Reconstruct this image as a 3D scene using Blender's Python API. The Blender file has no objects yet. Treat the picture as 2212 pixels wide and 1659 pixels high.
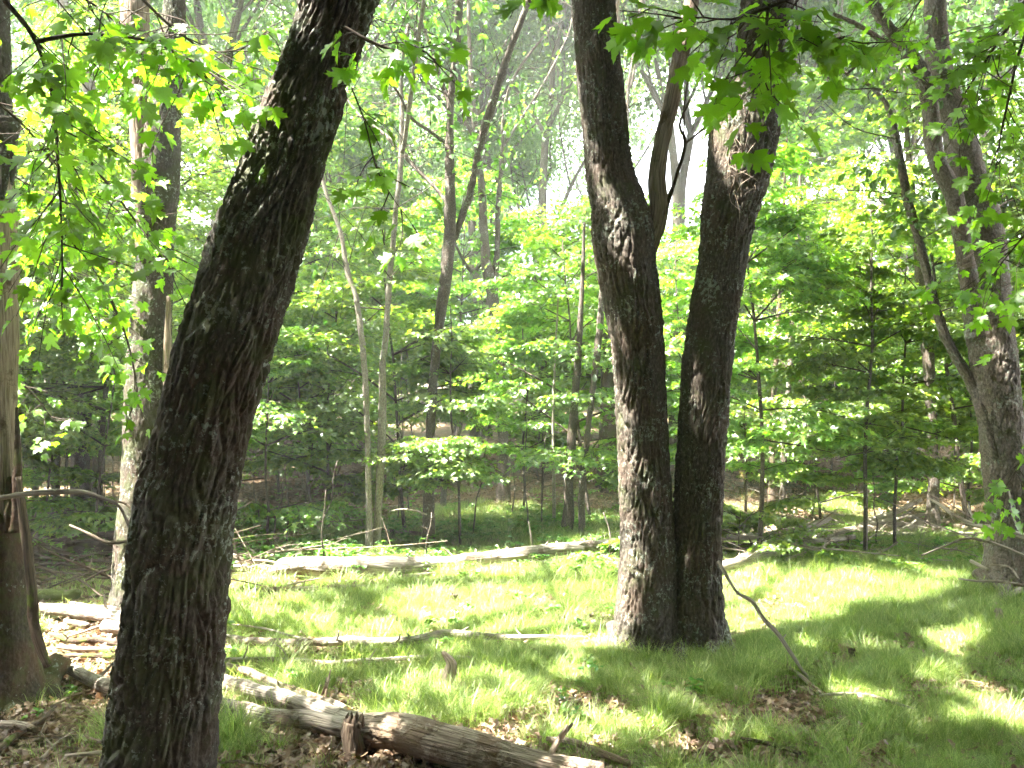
import bpy, math, random
import numpy as np
from mathutils import Vector, Matrix

random.seed(7)
rng = np.random.default_rng(7)
R = math.radians
SC = bpy.context.scene
COL = SC.collection

# ------------------------------------------------------------------ camera
FPX, CX, CY, HOR = 1736.0, 1106.0, 829.5, 900.0      # focal length etc. in units of a 2212 px wide frame
EYE = 1.6
PITCH = math.atan((HOR - CY) / FPX)
cam_d = bpy.data.cameras.new('camera')
cam = bpy.data.objects.new('camera', cam_d)
COL.objects.link(cam)
cam.location = (0, 0, EYE)
cam.rotation_euler = (math.pi / 2 + PITCH, 0, 0)
cam_d.sensor_width = 36.0
cam_d.lens = 36.0 * FPX / 2212.0
cam_d.clip_start = 0.05
cam_d.clip_end = 600
SC.camera = cam

# ------------------------------------------------------------------ light
SUN = np.array([-0.42, -0.13, 0.88]); SUN /= np.linalg.norm(SUN)     # towards the sun
EXPOSURE = 4.2
w = bpy.data.worlds.new('World'); SC.world = w; w.use_nodes = True
nt = w.node_tree; nt.nodes.clear()
N = nt.nodes.new
wo = N('ShaderNodeOutputWorld'); bg = N('ShaderNodeBackground'); sky = N('ShaderNodeTexSky')
sky.sky_type = 'NISHITA'; sky.sun_disc = False
sky.sun_elevation = math.asin(SUN[2]); sky.sun_rotation = math.atan2(SUN[0], SUN[1])
sky.air_density = 1.2; sky.dust_density = 2.5
tc = N('ShaderNodeTexCoord'); noi = N('ShaderNodeTexNoise'); noi.inputs['Scale'].default_value = 2.2
noi.inputs['Detail'].default_value = 6
rmp = N('ShaderNodeValToRGB'); rmp.color_ramp.elements[0].position = 0.36; rmp.color_ramp.elements[1].position = 0.56
mix = N('ShaderNodeMix'); mix.data_type = 'RGBA'
mix.inputs[7].default_value = (10.5, 10.8, 11.2, 1)             # thin bright cloud, in the sky texture's own units
nt.links.new(tc.outputs['Generated'], noi.inputs['Vector'])
nt.links.new(noi.outputs['Fac'], rmp.inputs['Fac'])
nt.links.new(rmp.outputs['Color'], mix.inputs[0])
nt.links.new(sky.outputs['Color'], mix.inputs[6])
nt.links.new(mix.outputs[2], bg.inputs['Color'])
bg.inputs['Strength'].default_value = 0.08
nt.links.new(bg.outputs[0], wo.inputs['Surface'])
sd = bpy.data.lights.new('sun', 'SUN'); so = bpy.data.objects.new('sun', sd); COL.objects.link(so)
sd.energy = 5.0; sd.angle = R(0.53); sd.color = (1.0, 0.95, 0.86)
so.rotation_euler = Vector(SUN.tolist()).to_track_quat('Z', 'Y').to_euler()
so.location = (-10, 4, 30)

vs = SC.view_settings
vs.view_transform = 'Standard'; vs.look = 'None'; vs.exposure = EXPOSURE; vs.gamma = 1.0; vs.use_curve_mapping = False
cy = SC.cycles
cy.max_bounces = 7; cy.diffuse_bounces = 5; cy.glossy_bounces = 2; cy.transmission_bounces = 5
cy.transparent_max_bounces = 4; cy.volume_bounces = 0
cy.use_adaptive_sampling = True; cy.adaptive_threshold = 0.03
cy.sample_clamp_indirect = 6.0
cy.caustics_reflective = False; cy.caustics_refractive = False

# ------------------------------------------------------------------ geometry of the place
cp, sp_ = math.cos(PITCH), math.sin(PITCH)

def hgt(x, y):
    x = np.asarray(x, float); y = np.asarray(y, float)
    t = np.clip(y - 11.5, 0, None)
    h = 0.062 * t * (1 - np.exp(-t / 4.0))
    h = np.where(y > 45, h - 0.0, h)
    h = h + 0.035 * np.sin(0.9 * x + 0.5 * y) + 0.025 * np.sin(1.7 * y - 0.8 * x + 1) + 0.012 * np.sin(4.1 * x + 1.3) * np.sin(3.7 * y)
    h = h + 0.10 * np.exp(-((x + 4.5) ** 2 / 8 + (y - 9) ** 2 / 5))
    return h

def ray(px, py):
    u, v = px - CX, CY - py
    return np.array([u, FPX * cp - v * sp_, FPX * sp_ + v * cp])

def D(px, py, d):
    r = ray(px, py)
    return np.array([0, 0, EYE]) + r * (d / r[1])

def G(px, py):
    r = ray(px, py)
    t = 2.0 / r[1]
    lo, hi = 1.0, 80.0
    for k in range(60):
        m = 0.5 * (lo + hi)
        p = r * (m / r[1])
        if p[2] + EYE > hgt(p[0], p[1]): lo = m
        else: hi = m
    p = r * (lo / r[1])
    return np.array([p[0], p[1], float(hgt(p[0], p[1]))])

def toPx(P):
    P = np.asarray(P, float)
    q = P - np.array([0, 0, EYE])
    f = q[..., 1] * cp + q[..., 2] * sp_
    v = -q[..., 1] * sp_ + q[..., 2] * cp
    f = np.where(f < 0.3, 0.3, f)
    return CX + FPX * q[..., 0] / f, CY - FPX * v / f, f

# ------------------------------------------------------------------ noise helpers
def h2(i, j, s=0.0):
    a = np.sin(i * 127.1 + j * 311.7 + s * 74.7) * 43758.5453
    return a - np.floor(a)

def vnoise(x, y, s=0.0, px=None):
    xi = np.floor(x); yi = np.floor(y); fx = x - xi; fy = y - yi
    fx = fx * fx * (3 - 2 * fx); fy = fy * fy * (3 - 2 * fy)
    m = (lambda a: np.mod(a, px)) if px else (lambda a: a)
    a = h2(m(xi), yi, s); b = h2(m(xi + 1), yi, s); c = h2(m(xi), yi + 1, s); d = h2(m(xi + 1), yi + 1, s)
    return (a * (1 - fx) + b * fx) * (1 - fy) + (c * (1 - fx) + d * fx) * fy

def fbm(x, y, s=0.0, o=4):
    r = 0; a = 0.5
    for k in range(o):
        r = r + a * vnoise(x * 2 ** k, y * 2 ** k, s + k * 3.1); a *= 0.5
    return r

def voro(u, v, nu, s=0.0):
    ui = np.floor(u); vi = np.floor(v)
    f1 = np.full(u.shape, 9.0); f2 = np.full(u.shape, 9.0)
    for a in (-1, 0, 1):
        for b in (-1, 0, 1):
            cu = ui + a; cv = vi + b; k = np.mod(cu, nu)
            dx = cu + h2(k, cv, s) - u; dy = cv + h2(k, cv, s + 5) - v
            d = np.sqrt(dx * dx + dy * dy)
            f2 = np.minimum(f2, np.maximum(f1, d)); f1 = np.minimum(f1, d)
    return f1, f2

# ------------------------------------------------------------------ mesh builder
class MB:
    def __init__(s):
        s.V = []; s.UV = []; s.F = []; s.n = 0; s.A = []
    def add(s, V, faces, uv=None, mat=0, smooth=True, att=None):
        V = np.asarray(V, np.float32)
        s.V.append(V); s.UV.append(np.zeros((len(V), 2), np.float32) if uv is None else np.asarray(uv, np.float32))
        s.A.append(np.zeros(len(V), np.float32) if att is None else np.asarray(att, np.float32))
        for F in (faces if isinstance(faces, list) else [faces]):
            F = np.asarray(F, np.int64)
            if len(F): s.F.append((F + s.n, mat, smooth))
        s.n += len(V)
    def mesh(s, name, mats):
        me = bpy.data.meshes.new(name)
        V = np.concatenate(s.V); UV = np.concatenate(s.UV); A = np.concatenate(s.A)
        loops = np.concatenate([F.ravel() for F, _, _ in s.F])
        cnt = np.concatenate([np.full(len(F), F.shape[1]) for F, _, _ in s.F])
        mi = np.concatenate([np.full(len(F), m) for F, m, _ in s.F])
        sm = np.concatenate([np.full(len(F), q) for F, _, q in s.F])
        me.vertices.add(len(V)); me.vertices.foreach_set('co', V.ravel())
        me.loops.add(len(loops)); me.loops.foreach_set('vertex_index', loops.astype(np.int32))
        me.polygons.add(len(cnt))
        st = np.concatenate([[0], np.cumsum(cnt)[:-1]])
        me.polygons.foreach_set('loop_start', st.astype(np.int32))
        me.polygons.foreach_set('material_index', mi.astype(np.int32))
        me.polygons.foreach_set('use_smooth', sm.astype(bool))
        u = me.uv_layers.new(name='UVMap'); u.data.foreach_set('uv', UV[loops].ravel())
        a = me.attributes.new('relief', 'FLOAT', 'POINT'); a.data.foreach_set('value', A)
        for m in mats: me.materials.append(m)
        me.update(calc_edges=True); me.validate()
        return me
    def build(s, name, mats, parent=None):
        return link(name, s.mesh(name, mats), parent)

def link(name, data, parent=None):
    o = bpy.data.objects.new(name, data); COL.objects.link(o)
    if parent is not None: o.parent = parent
    return o

def tag(o, label=None, cat=None, group=None, kind=None):
    if label: o['label'] = label
    if cat: o['category'] = cat
    if group: o['group'] = group
    if kind: o['kind'] = kind
    return o

def thing(name, label, cat, loc=(0, 0, 0), group=None):
    o = bpy.data.objects.new(name, None); COL.objects.link(o)
    o.empty_display_size = 0.2
    o.location = tuple(float(c) for c in loc)
    return tag(o, label, cat, group)

def spline(P, step):
    P = np.asarray(P, float)
    Q = np.vstack([2 * P[0] - P[1], P, 2 * P[-1] - P[-2]])
    out = []
    for i in range(1, len(Q) - 2):
        L = np.linalg.norm(Q[i + 1][:3] - Q[i][:3]); n = max(1, int(round(L / step)))
        t = np.arange(n)[:, None] / n
        a, b, c, d = Q[i - 1], Q[i], Q[i + 1], Q[i + 2]
        out.append(0.5 * (2 * b + (c - a) * t + (2 * a - 5 * b + 4 * c - d) * t ** 2 + (3 * b - a - 3 * c + d) * t ** 3))
    out.append(P[-1:])
    return np.vstack(out)

def frames(C, up0=(0, 1, 0)):
    T = np.gradient(C, axis=0); T /= np.linalg.norm(T, axis=1)[:, None] + 1e-9
    n = np.array(up0, float); n -= T[0] * n.dot(T[0])
    if np.linalg.norm(n) < 0.1: n = np.array([1.0, 0, 0]) - T[0] * T[0][0]
    n /= np.linalg.norm(n)
    Ns = [n]
    for i in range(1, len(C)):
        n = Ns[-1] - T[i] * Ns[-1].dot(T[i]); n /= np.linalg.norm(n) + 1e-9; Ns.append(n)
    Ns = np.array(Ns); B = np.cross(T, Ns)
    return T, Ns, B

def tube(mb, P, nseg=8, step=0.1, bark=None, flare=0, lumps=0.0, mat=0, up0=(0, 1, 0), seed=0.0, cap=True, loc=(0, 0, 0), hollow=False):
    """P: rows of x, y, z, radius.  bark = (cell_w, cell_h, depth)"""
    S = spline(P, step); C, r = S[:, :3], np.maximum(S[:, 3], 0.0008)
    T, Nn, B = frames(C, up0)
    L = np.concatenate([[0], np.cumsum(np.linalg.norm(np.diff(C, axis=0), axis=1))])
    a = np.linspace(0, 2 * math.pi, nseg + 1)
    A, LL = np.meshgrid(a, L); rr = np.repeat(r[:, None], nseg + 1, 1)
    rel = np.zeros_like(A)
    rmean = float(np.mean(r))
    if lumps:
        q = vnoise(A / (2 * math.pi) * 4, LL / max(0.12, 4 * rmean), seed, 4) - 0.5
        q2 = vnoise(A / (2 * math.pi) * 7, LL / max(0.06, 1.6 * rmean), seed + 9, 7) - 0.5
        rr = rr * (1 + lumps * (q * 1.4 + q2 * 0.7))
    if flare:
        z = LL
        lob = 0.55 + 0.45 * np.cos(5 * A + seed * 3 + 1.2 * np.sin(2 * A + seed))
        rr = rr * (1 + flare * np.exp(-z / (1.1 * rmean)) * lob)
    if bark:
        cw, ch, dep = bark
        nu = max(6, int(round(2 * math.pi * rmean / cw)))
        U = A / (2 * math.pi) * nu
        V = LL / ch
        wu = (vnoise(U * 0.5, V * 1.2, seed + 2, None if nu % 2 else nu // 2) - 0.5) * 1.3
        wu[:, -1] = wu[:, 0]
        Vw = V + 0.35 * np.sin(U * 2 * math.pi * 2 / nu + seed) + 0.9 * (vnoise(U * 0.5, V * 0.7, seed + 12, None if nu % 2 else nu // 2) - .5)
        Vw[:, -1] = Vw[:, 0]
        f1, f2 = voro(U + wu, Vw, nu, seed)
        e1 = np.clip((f2 - f1) * 3.4, 0, 1) ** 0.75
        g1, g2 = voro(U * 2 + wu * 1.5, Vw * 2.6, nu * 2, seed + 17)
        e2 = np.clip((g2 - g1) * 3.2, 0, 1) ** 0.7
        fine = vnoise(U * 6, V * 9, seed + 4, nu * 6)
        fl = vnoise(U * 1.0, V * 2.2, seed + 6, nu)
        rel = e1 * (0.5 + 0.5 * e2) * (0.6 + 0.4 * fl) * (0.75 + 0.5 * fine)
        big = 0.6 + 0.8 * vnoise(U * 0.25 * 4 / 4, V * 0.35, seed + 8, None)
        big[:, -1] = big[:, 0]
        rr = rr + dep * (rel - 0.75) * big
    rr[:, -1] = rr[:, 0]; rel[:, -1] = rel[:, 0]
    Vx = C[:, None, :] + rr[..., None] * (np.cos(A)[..., None] * Nn[:, None, :] + np.sin(A)[..., None] * B[:, None, :])
    m, k = len(C), nseg + 1
    idx = np.arange(m * k).reshape(m, k)
    F = np.stack([idx[:-1, :-1], idx[:-1, 1:], idx[1:, 1:], idx[1:, :-1]], -1).reshape(-1, 4)
    uv = np.stack([A / (2 * math.pi) * (2 * math.pi * rmean), LL], -1).reshape(-1, 2)
    V = Vx.reshape(-1, 3) - np.asarray(loc)
    att = rel.ravel()
    if cap:
        n0 = len(V)
        V = np.vstack([V, C[:1] - np.asarray(loc), C[-1:] + T[-1:] * r[-1] * (0.3 if not hollow else -1.0) - np.asarray(loc)])
        uv = np.vstack([uv, [[0, 0]], [[0.03, L[-1]]]]); att = np.concatenate([att, [0, 0]])
        F0 = np.stack([np.full(nseg, n0), idx[0, 1:], idx[0, :-1]], -1)
        F1 = np.stack([np.full(nseg, n0 + 1), idx[-1, :-1], idx[-1, 1:]], -1)
        mb.add(V, [F, F0, F1], uv, mat, True, att)
    else:
        mb.add(V, F, uv, mat, True, att)
    return S

# ------------------------------------------------------------------ materials
def newmat(name):
    m = bpy.data.materials.new(name); m.use_nodes = True
    t = m.node_tree; t.nodes.clear()
    return m, t, t.nodes.new, t.links.new

def ramp(Nn, pts, interp='LINEAR'):
    r = Nn('ShaderNodeValToRGB'); e = r.color_ramp.elements
    e[0].position, e[0].color = pts[0][0], (*pts[0][1], 1)
    e[1].position, e[1].color = pts[-1][0], (*pts[-1][1], 1)
    for p, c in pts[1:-1]:
        q = e.new(p); q.color = (*c, 1)
    r.color_ramp.interpolation = interp
    return r

def g3(v): return (v, v, v)

def mixc(Nn, Lk, fac, a, b, mode='MIX'):
    m = Nn('ShaderNodeMix'); m.data_type = 'RGBA'; m.blend_type = mode
    for sck, v in ((0, fac), (6, a), (7, b)):
        if hasattr(v, 'links'): Lk(v, m.inputs[sck])
        elif sck == 0: m.inputs[0].default_value = v
        else: m.inputs[sck].default_value = (*v, 1)
    return m.outputs[2]

def bark_mat(name, dark, mid, light, moss=0.3, lichen=0.3, red=(0.13, 0.065, 0.035), redf=0.5, mosscol=(0.075, 0.085, 0.03), bump=0.5, scale=1.0):
    m, t, Nn, Lk = newmat(name)
    out = Nn('ShaderNodeOutputMaterial'); b = Nn('ShaderNodeBsdfPrincipled'); Lk(b.outputs[0], out.inputs[0])
    b.inputs['Roughness'].default_value = 0.85; b.inputs['Specular IOR Level'].default_value = 0.25
    uv = Nn('ShaderNodeUVMap'); tcx = Nn('ShaderNodeTexCoord')
    mp = Nn('ShaderNodeMapping'); mp.inputs['Scale'].default_value = (75 * scale, 34 * scale, 1); Lk(uv.outputs[0], mp.inputs[0])
    n1 = Nn('ShaderNodeTexNoise'); n1.inputs['Scale'].default_value = 1; n1.inputs['Detail'].default_value = 5; n1.inputs['Roughness'].default_value = 0.65
    Lk(mp.outputs[0], n1.inputs['Vector'])
    r1 = ramp(Nn, [(0.3, dark), (0.5, mid), (0.72, light)]); Lk(n1.outputs['Fac'], r1.inputs['Fac'])
    at = Nn('ShaderNodeAttribute'); at.attribute_name = 'relief'
    inv = ramp(Nn, [(0.12, g3(1.0)), (0.5, g3(0.0))]); Lk(at.outputs['Fac'], inv.inputs['Fac'])
    n4 = Nn('ShaderNodeTexNoise'); n4.inputs['Scale'].default_value = 3.5; n4.inputs['Detail'].default_value = 3
    Lk(tcx.outputs['Object'], n4.inputs['Vector'])
    rr = ramp(Nn, [(0.40, g3(0.0)), (0.62, g3(redf))]); Lk(n4.outputs['Fac'], rr.inputs['Fac'])
    c = mixc(Nn, Lk, rr.outputs[0], r1.outputs[0], red)
    if moss:
        n2 = Nn('ShaderNodeTexNoise'); n2.inputs['Scale'].default_value = 6; n2.inputs['Detail'].default_value = 8; n2.inputs['Roughness'].default_value = 0.7
        Lk(tcx.outputs['Object'], n2.inputs['Vector'])
        p = 0.62 - 0.25 * moss
        r2 = ramp(Nn, [(p, g3(0.0)), (p + 0.12, g3(0.8))]); Lk(n2.outputs['Fac'], r2.inputs['Fac'])
        c = mixc(Nn, Lk, r2.outputs[0], c, mosscol)
    if lichen:
        n3 = Nn('ShaderNodeTexNoise'); n3.inputs['Scale'].default_value = 38; n3.inputs['Detail'].default_value = 4; n3.inputs['Roughness'].default_value = 0.7
        Lk(tcx.outputs['Object'], n3.inputs['Vector'])
        n5 = Nn('ShaderNodeTexNoise'); n5.inputs['Scale'].default_value = 5; n5.inputs['Detail'].default_value = 2
        Lk(tcx.outputs['Object'], n5.inputs['Vector'])
        mm = Nn('ShaderNodeMath'); mm.operation = 'MULTIPLY_ADD'; mm.inputs[1].default_value = 0.55; Lk(n5.outputs['Fac'], mm.inputs[0]); Lk(n3.outputs['Fac'], mm.inputs[2])
        p = 0.96 - 0.16 * lichen
        r3 = ramp(Nn, [(p, g3(0.0)), (min(1, p + 0.05), g3(0.85))]); Lk(mm.outputs[0], r3.inputs['Fac'])
        c = mixc(Nn, Lk, r3.outputs[0], c, (0.24, 0.27, 0.22))
    Lk(c, b.inputs['Base Color'])
    bp = Nn('ShaderNodeBump'); bp.inputs['Strength'].default_value = bump; bp.inputs['Distance'].default_value = 0.012
    Lk(n1.outputs['Fac'], bp.inputs['Height']); Lk(bp.outputs[0], b.inputs['Normal'])
    return m

def wood_mat(name, dark, mid, light, barkc=(0.12, 0.075, 0.05), barkf=0.4, moss=0.0, bump=0.6):
    m, t, Nn, Lk = newmat(name)
    out = Nn('ShaderNodeOutputMaterial'); b = Nn('ShaderNodeBsdfPrincipled'); Lk(b.outputs[0], out.inputs[0])
    b.inputs['Roughness'].default_value = 0.8; b.inputs['Specular IOR Level'].default_value = 0.2
    uv = Nn('ShaderNodeUVMap'); tcx = Nn('ShaderNodeTexCoord')
    mp = Nn('ShaderNodeMapping'); mp.inputs['Scale'].default_value = (110, 5, 1); Lk(uv.outputs[0], mp.inputs[0])
    n1 = Nn('ShaderNodeTexNoise'); n1.inputs['Scale'].default_value = 1; n1.inputs['Detail'].default_value = 4; n1.inputs['Roughness'].default_value = 0.6
    n1.inputs['Distortion'].default_value = 0.6
    Lk(mp.outputs[0], n1.inputs['Vector'])
    r1 = ramp(Nn, [(0.3, dark), (0.46, mid), (0.7, light)]); Lk(n1.outputs['Fac'], r1.inputs['Fac'])
    n2 = Nn('ShaderNodeTexNoise'); n2.inputs['Scale'].default_value = 4.5; n2.inputs['Detail'].default_value = 7; n2.inputs['Roughness'].default_value = 0.65
    Lk(tcx.outputs['Object'], n2.inputs['Vector'])
    p = 0.66 - 0.3 * barkf
    r2 = ramp(Nn, [(p, g3(0.0)), (p + 0.08, g3(0.9))]); Lk(n2.outputs['Fac'], r2.inputs['Fac'])
    c = mixc(Nn, Lk, r2.outputs[0], r1.outputs[0], barkc)
    if moss:
        n3 = Nn('ShaderNodeTexNoise'); n3.inputs['Scale'].default_value = 9; n3.inputs['Detail'].default_value = 5
        Lk(tcx.outputs['Object'], n3.inputs['Vector'])
        p = 0.62 - 0.3 * moss
        r3 = ramp(Nn, [(p, g3(0.0)), (p + 0.1, g3(0.9))]); Lk(n3.outputs['Fac'], r3.inputs['Fac'])
        c = mixc(Nn, Lk, r3.outputs[0], c, (0.09, 0.12, 0.02))
    Lk(c, b.inputs['Base Color'])
    ad = Nn('ShaderNodeMath'); ad.operation = 'ADD'; Lk(n1.outputs['Fac'], ad.inputs[0]); Lk(r2.outputs[0], ad.inputs[1])
    bp = Nn('ShaderNodeBump'); bp.inputs['Strength'].default_value = bump; bp.inputs['Distance'].default_value = 0.016
    Lk(ad.outputs[0], bp.inputs['Height']); Lk(bp.outputs[0], b.inputs['Normal'])
    return m

def leaf_mat(name, c0, c1, c2, trans=(1.9, 2.1, 1.0), tf=0.5, gloss=0.06, rough=0.45, per='island'):
    m, t, Nn, Lk = newmat(name)
    out = Nn('ShaderNodeOutputMaterial')
    if per == 'island':
        g = Nn('ShaderNodeNewGeometry'); rnd = g.outputs['Random Per Island']
    else:
        g = Nn('ShaderNodeObjectInfo'); rnd = g.outputs['Random']
    r1 = ramp(Nn, [(0.0, c0), (0.5, c1), (0.96, c2)]); Lk(rnd, r1.inputs['Fac'])
    oi = Nn('ShaderNodeObjectInfo')
    hs = Nn('ShaderNodeHueSaturation'); Lk(r1.outputs[0], hs.inputs['Color'])
    mr = Nn('ShaderNodeMapRange'); mr.inputs[3].default_value = 0.49; mr.inputs[4].default_value = 0.515; Lk(oi.outputs['Random'], mr.inputs[0]); Lk(mr.outputs[0], hs.inputs['Hue'])
    mr2 = Nn('ShaderNodeMapRange'); mr2.inputs[3].default_value = 0.8; mr2.inputs[4].default_value = 1.2; Lk(oi.outputs['Random'], mr2.inputs[0]); Lk(mr2.outputs[0], hs.inputs['Value'])
    df = Nn('ShaderNodeBsdfDiffuse'); Lk(hs.outputs[0], df.inputs[0])
    tr = Nn('ShaderNodeBsdfTranslucent')
    tcol = mixc(Nn, Lk, 1.0, hs.outputs[0], trans, 'MULTIPLY'); Lk(tcol, tr.inputs[0])
    ms = Nn('ShaderNodeMixShader'); ms.inputs[0].default_value = tf; Lk(df.outputs[0], ms.inputs[1]); Lk(tr.outputs[0], ms.inputs[2])
    gl = Nn('ShaderNodeBsdfGlossy'); gl.inputs['Roughness'].default_value = rough; gl.inputs[0].default_value = (1, 1, 1, 1)
    ms2 = Nn('ShaderNodeMixShader'); ms2.inputs[0].default_value = gloss; Lk(ms.outputs[0], ms2.inputs[1]); Lk(gl.outputs[0], ms2.inputs[2])
    Lk(ms2.outputs[0], out.inputs[0])
    return m

M = {}
M['oak'] = bark_mat('furrowed_oak_bark', (0.020, 0.017, 0.013), (0.060, 0.052, 0.041), (0.145, 0.133, 0.110), moss=0.62, lichen=0.55, redf=0.35, red=(0.085, 0.045, 0.028), mosscol=(0.062, 0.072, 0.030), bump=0.8)
M['oak2'] = bark_mat('grey_brown_oak_bark', (0.024, 0.020, 0.015), (0.068, 0.058, 0.046), (0.165, 0.148, 0.122), moss=0.4, lichen=0.5, redf=0.3, red=(0.10, 0.055, 0.034), mosscol=(0.055, 0.062, 0.026), bump=0.8)
M['mossy'] = bark_mat('mossy_bark', (0.02, 0.015, 0.011), (0.055, 0.042, 0.030), (0.12, 0.10, 0.08), moss=0.6, lichen=0.2, redf=0.5)
M['pale'] = bark_mat('pale_grey_bark', (0.10, 0.085, 0.07), (0.24, 0.21, 0.175), (0.40, 0.36, 0.31), moss=0.25, lichen=0.6, redf=0.15, red=(0.2, 0.15, 0.1))
M['grey'] = bark_mat('grey_bark', (0.035, 0.028, 0.022), (0.09, 0.074, 0.06), (0.18, 0.155, 0.13), moss=0.25, lichen=0.4, redf=0.15)
M['twig'] = bark_mat('twig_bark', (0.03, 0.022, 0.015), (0.06, 0.045, 0.03), (0.12, 0.09, 0.07), moss=0.0, lichen=0.0, redf=0.0, bump=0.1)
M['grooved'] = bark_mat('grooved_grey_bark', (0.05, 0.042, 0.034), (0.135, 0.115, 0.095), (0.27, 0.24, 0.205), moss=0.3, lichen=0.5, redf=0.25, bump=.8)
M['snag'] = wood_mat('peeled_snag_wood', (0.08, 0.055, 0.038), (0.22, 0.165, 0.12), (0.40, 0.32, 0.25), barkc=(0.08, 0.05, 0.03), barkf=0.35)
M['wood'] = wood_mat('weathered_grey_wood', (0.10, 0.08, 0.062), (0.27, 0.23, 0.185), (0.46, 0.41, 0.345), barkc=(0.17, 0.125, 0.09), barkf=0.45, bump=1.0)
M['woodb'] = wood_mat('brown_rotting_wood', (0.09, 0.068, 0.05), (0.27, 0.215, 0.16), (0.46, 0.385, 0.30), barkc=(0.20, 0.14, 0.09), barkf=0.5, bump=1.0)
M['woodd'] = wood_mat('dark_damp_wood', (0.03, 0.022, 0.016), (0.08, 0.058, 0.04), (0.16, 0.12, 0.085), barkc=(0.05, 0.032, 0.02), barkf=0.5, moss=0.2)
M['woodm'] = wood_mat('moss_covered_wood', (0.05, 0.04, 0.025), (0.10, 0.08, 0.05), (0.18, 0.14, 0.10), moss=0.9)
M['leaf_near'] = leaf_mat('maple_leaf_near', (0.075, 0.165, 0.014), (0.10, 0.20, 0.016), (0.135, 0.235, 0.020), trans=(2.15, 2.25, 0.8), tf=0.66, per='object', gloss=0.04)
M['leaf_maple'] = leaf_mat('maple_leaf', (0.080, 0.165, 0.020), (0.118, 0.215, 0.026), (0.21, 0.29, 0.035), trans=(2.1, 2.2, 0.95), tf=0.54, gloss=0.07)
M['leaf_oak'] = leaf_mat('oak_leaf', (0.052, 0.120, 0.020), (0.080, 0.160, 0.026), (0.135, 0.215, 0.035), tf=0.5, gloss=0.08)
M['grass'] = leaf_mat('woodland_grass', (0.11, 0.17, 0.040), (0.18, 0.245, 0.062), (0.38, 0.40, 0.18), tf=0.4, gloss=0.03)
M['herb'] = leaf_mat('low_herb_leaf', (0.06, 0.15, 0.025), (0.09, 0.20, 0.03), (0.16, 0.26, 0.05), tf=0.45, gloss=0.04)
M['needle'] = leaf_mat('pine_needle', (0.05, 0.09, 0.03), (0.08, 0.13, 0.05), (0.30, 0.16, 0.07), tf=0.3, gloss=0.03)
M['litter'] = leaf_mat('fallen_brown_leaf', (0.11, 0.062, 0.034), (0.20, 0.125, 0.075), (0.36, 0.26, 0.18), trans=(1.1, 0.9, 0.7), tf=0.25, gloss=0.05)

# ground
m, t, Nn, Lk = newmat('forest_floor')
out = Nn('ShaderNodeOutputMaterial'); b = Nn('ShaderNodeBsdfPrincipled'); Lk(b.outputs[0], out.inputs[0]); b.inputs['Roughness'].default_value = 0.95
b.inputs['Specular IOR Level'].default_value = 0.1
tcx = Nn('ShaderNodeTexCoord')
vo = Nn('ShaderNodeTexVoronoi'); vo.inputs['Scale'].default_value = 16; vo.inputs['Randomness'].default_value = 1
nz = Nn('ShaderNodeTexNoise'); nz.inputs['Scale'].default_value = 9; nz.inputs['Detail'].default_value = 6; Lk(tcx.outputs['Object'], nz.inputs['Vector'])
mvx = Nn('ShaderNodeMix'); mvx.data_type = 'VECTOR'; mvx.inputs[0].default_value = 0.12; Lk(tcx.outputs['Object'], mvx.inputs[4]); Lk(nz.outputs['Color'], mvx.inputs[5])
Lk(mvx.outputs[1], vo.inputs['Vector'])
r1 = ramp(Nn, [(0.0, (0.06, 0.036, 0.02)), (0.45, (0.13, 0.085, 0.05)), (0.8, (0.20, 0.14, 0.09)), (1.0, (0.34, 0.26, 0.18))])
Lk(vo.outputs['Color'], r1.inputs['Fac'])
n2 = Nn('ShaderNodeTexNoise'); n2.inputs['Scale'].default_value = 1.3; n2.inputs['Detail'].default_value = 5; Lk(tcx.outputs['Object'], n2.inputs['Vector'])
r2 = ramp(Nn, [(0.45, g3(0)), (0.62, g3(0.7))]); Lk(n2.outputs['Fac'], r2.inputs['Fac'])
c = mixc(Nn, Lk, r2.outputs[0], r1.outputs[0], (0.05, 0.065, 0.02))
at = Nn('ShaderNodeAttribute'); at.attribute_name = 'relief'
c = mixc(Nn, Lk, at.outputs['Fac'], c, (0.085, 0.12, 0.03))
Lk(c, b.inputs['Base Color'])
bp = Nn('ShaderNodeBump'); bp.inputs['Strength'].default_value = 0.8; bp.inputs['Distance'].default_value = 0.03; Lk(vo.outputs['Color'], bp.inputs['Height']); Lk(bp.outputs[0], b.inputs['Normal'])
M['ground'] = m

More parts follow.
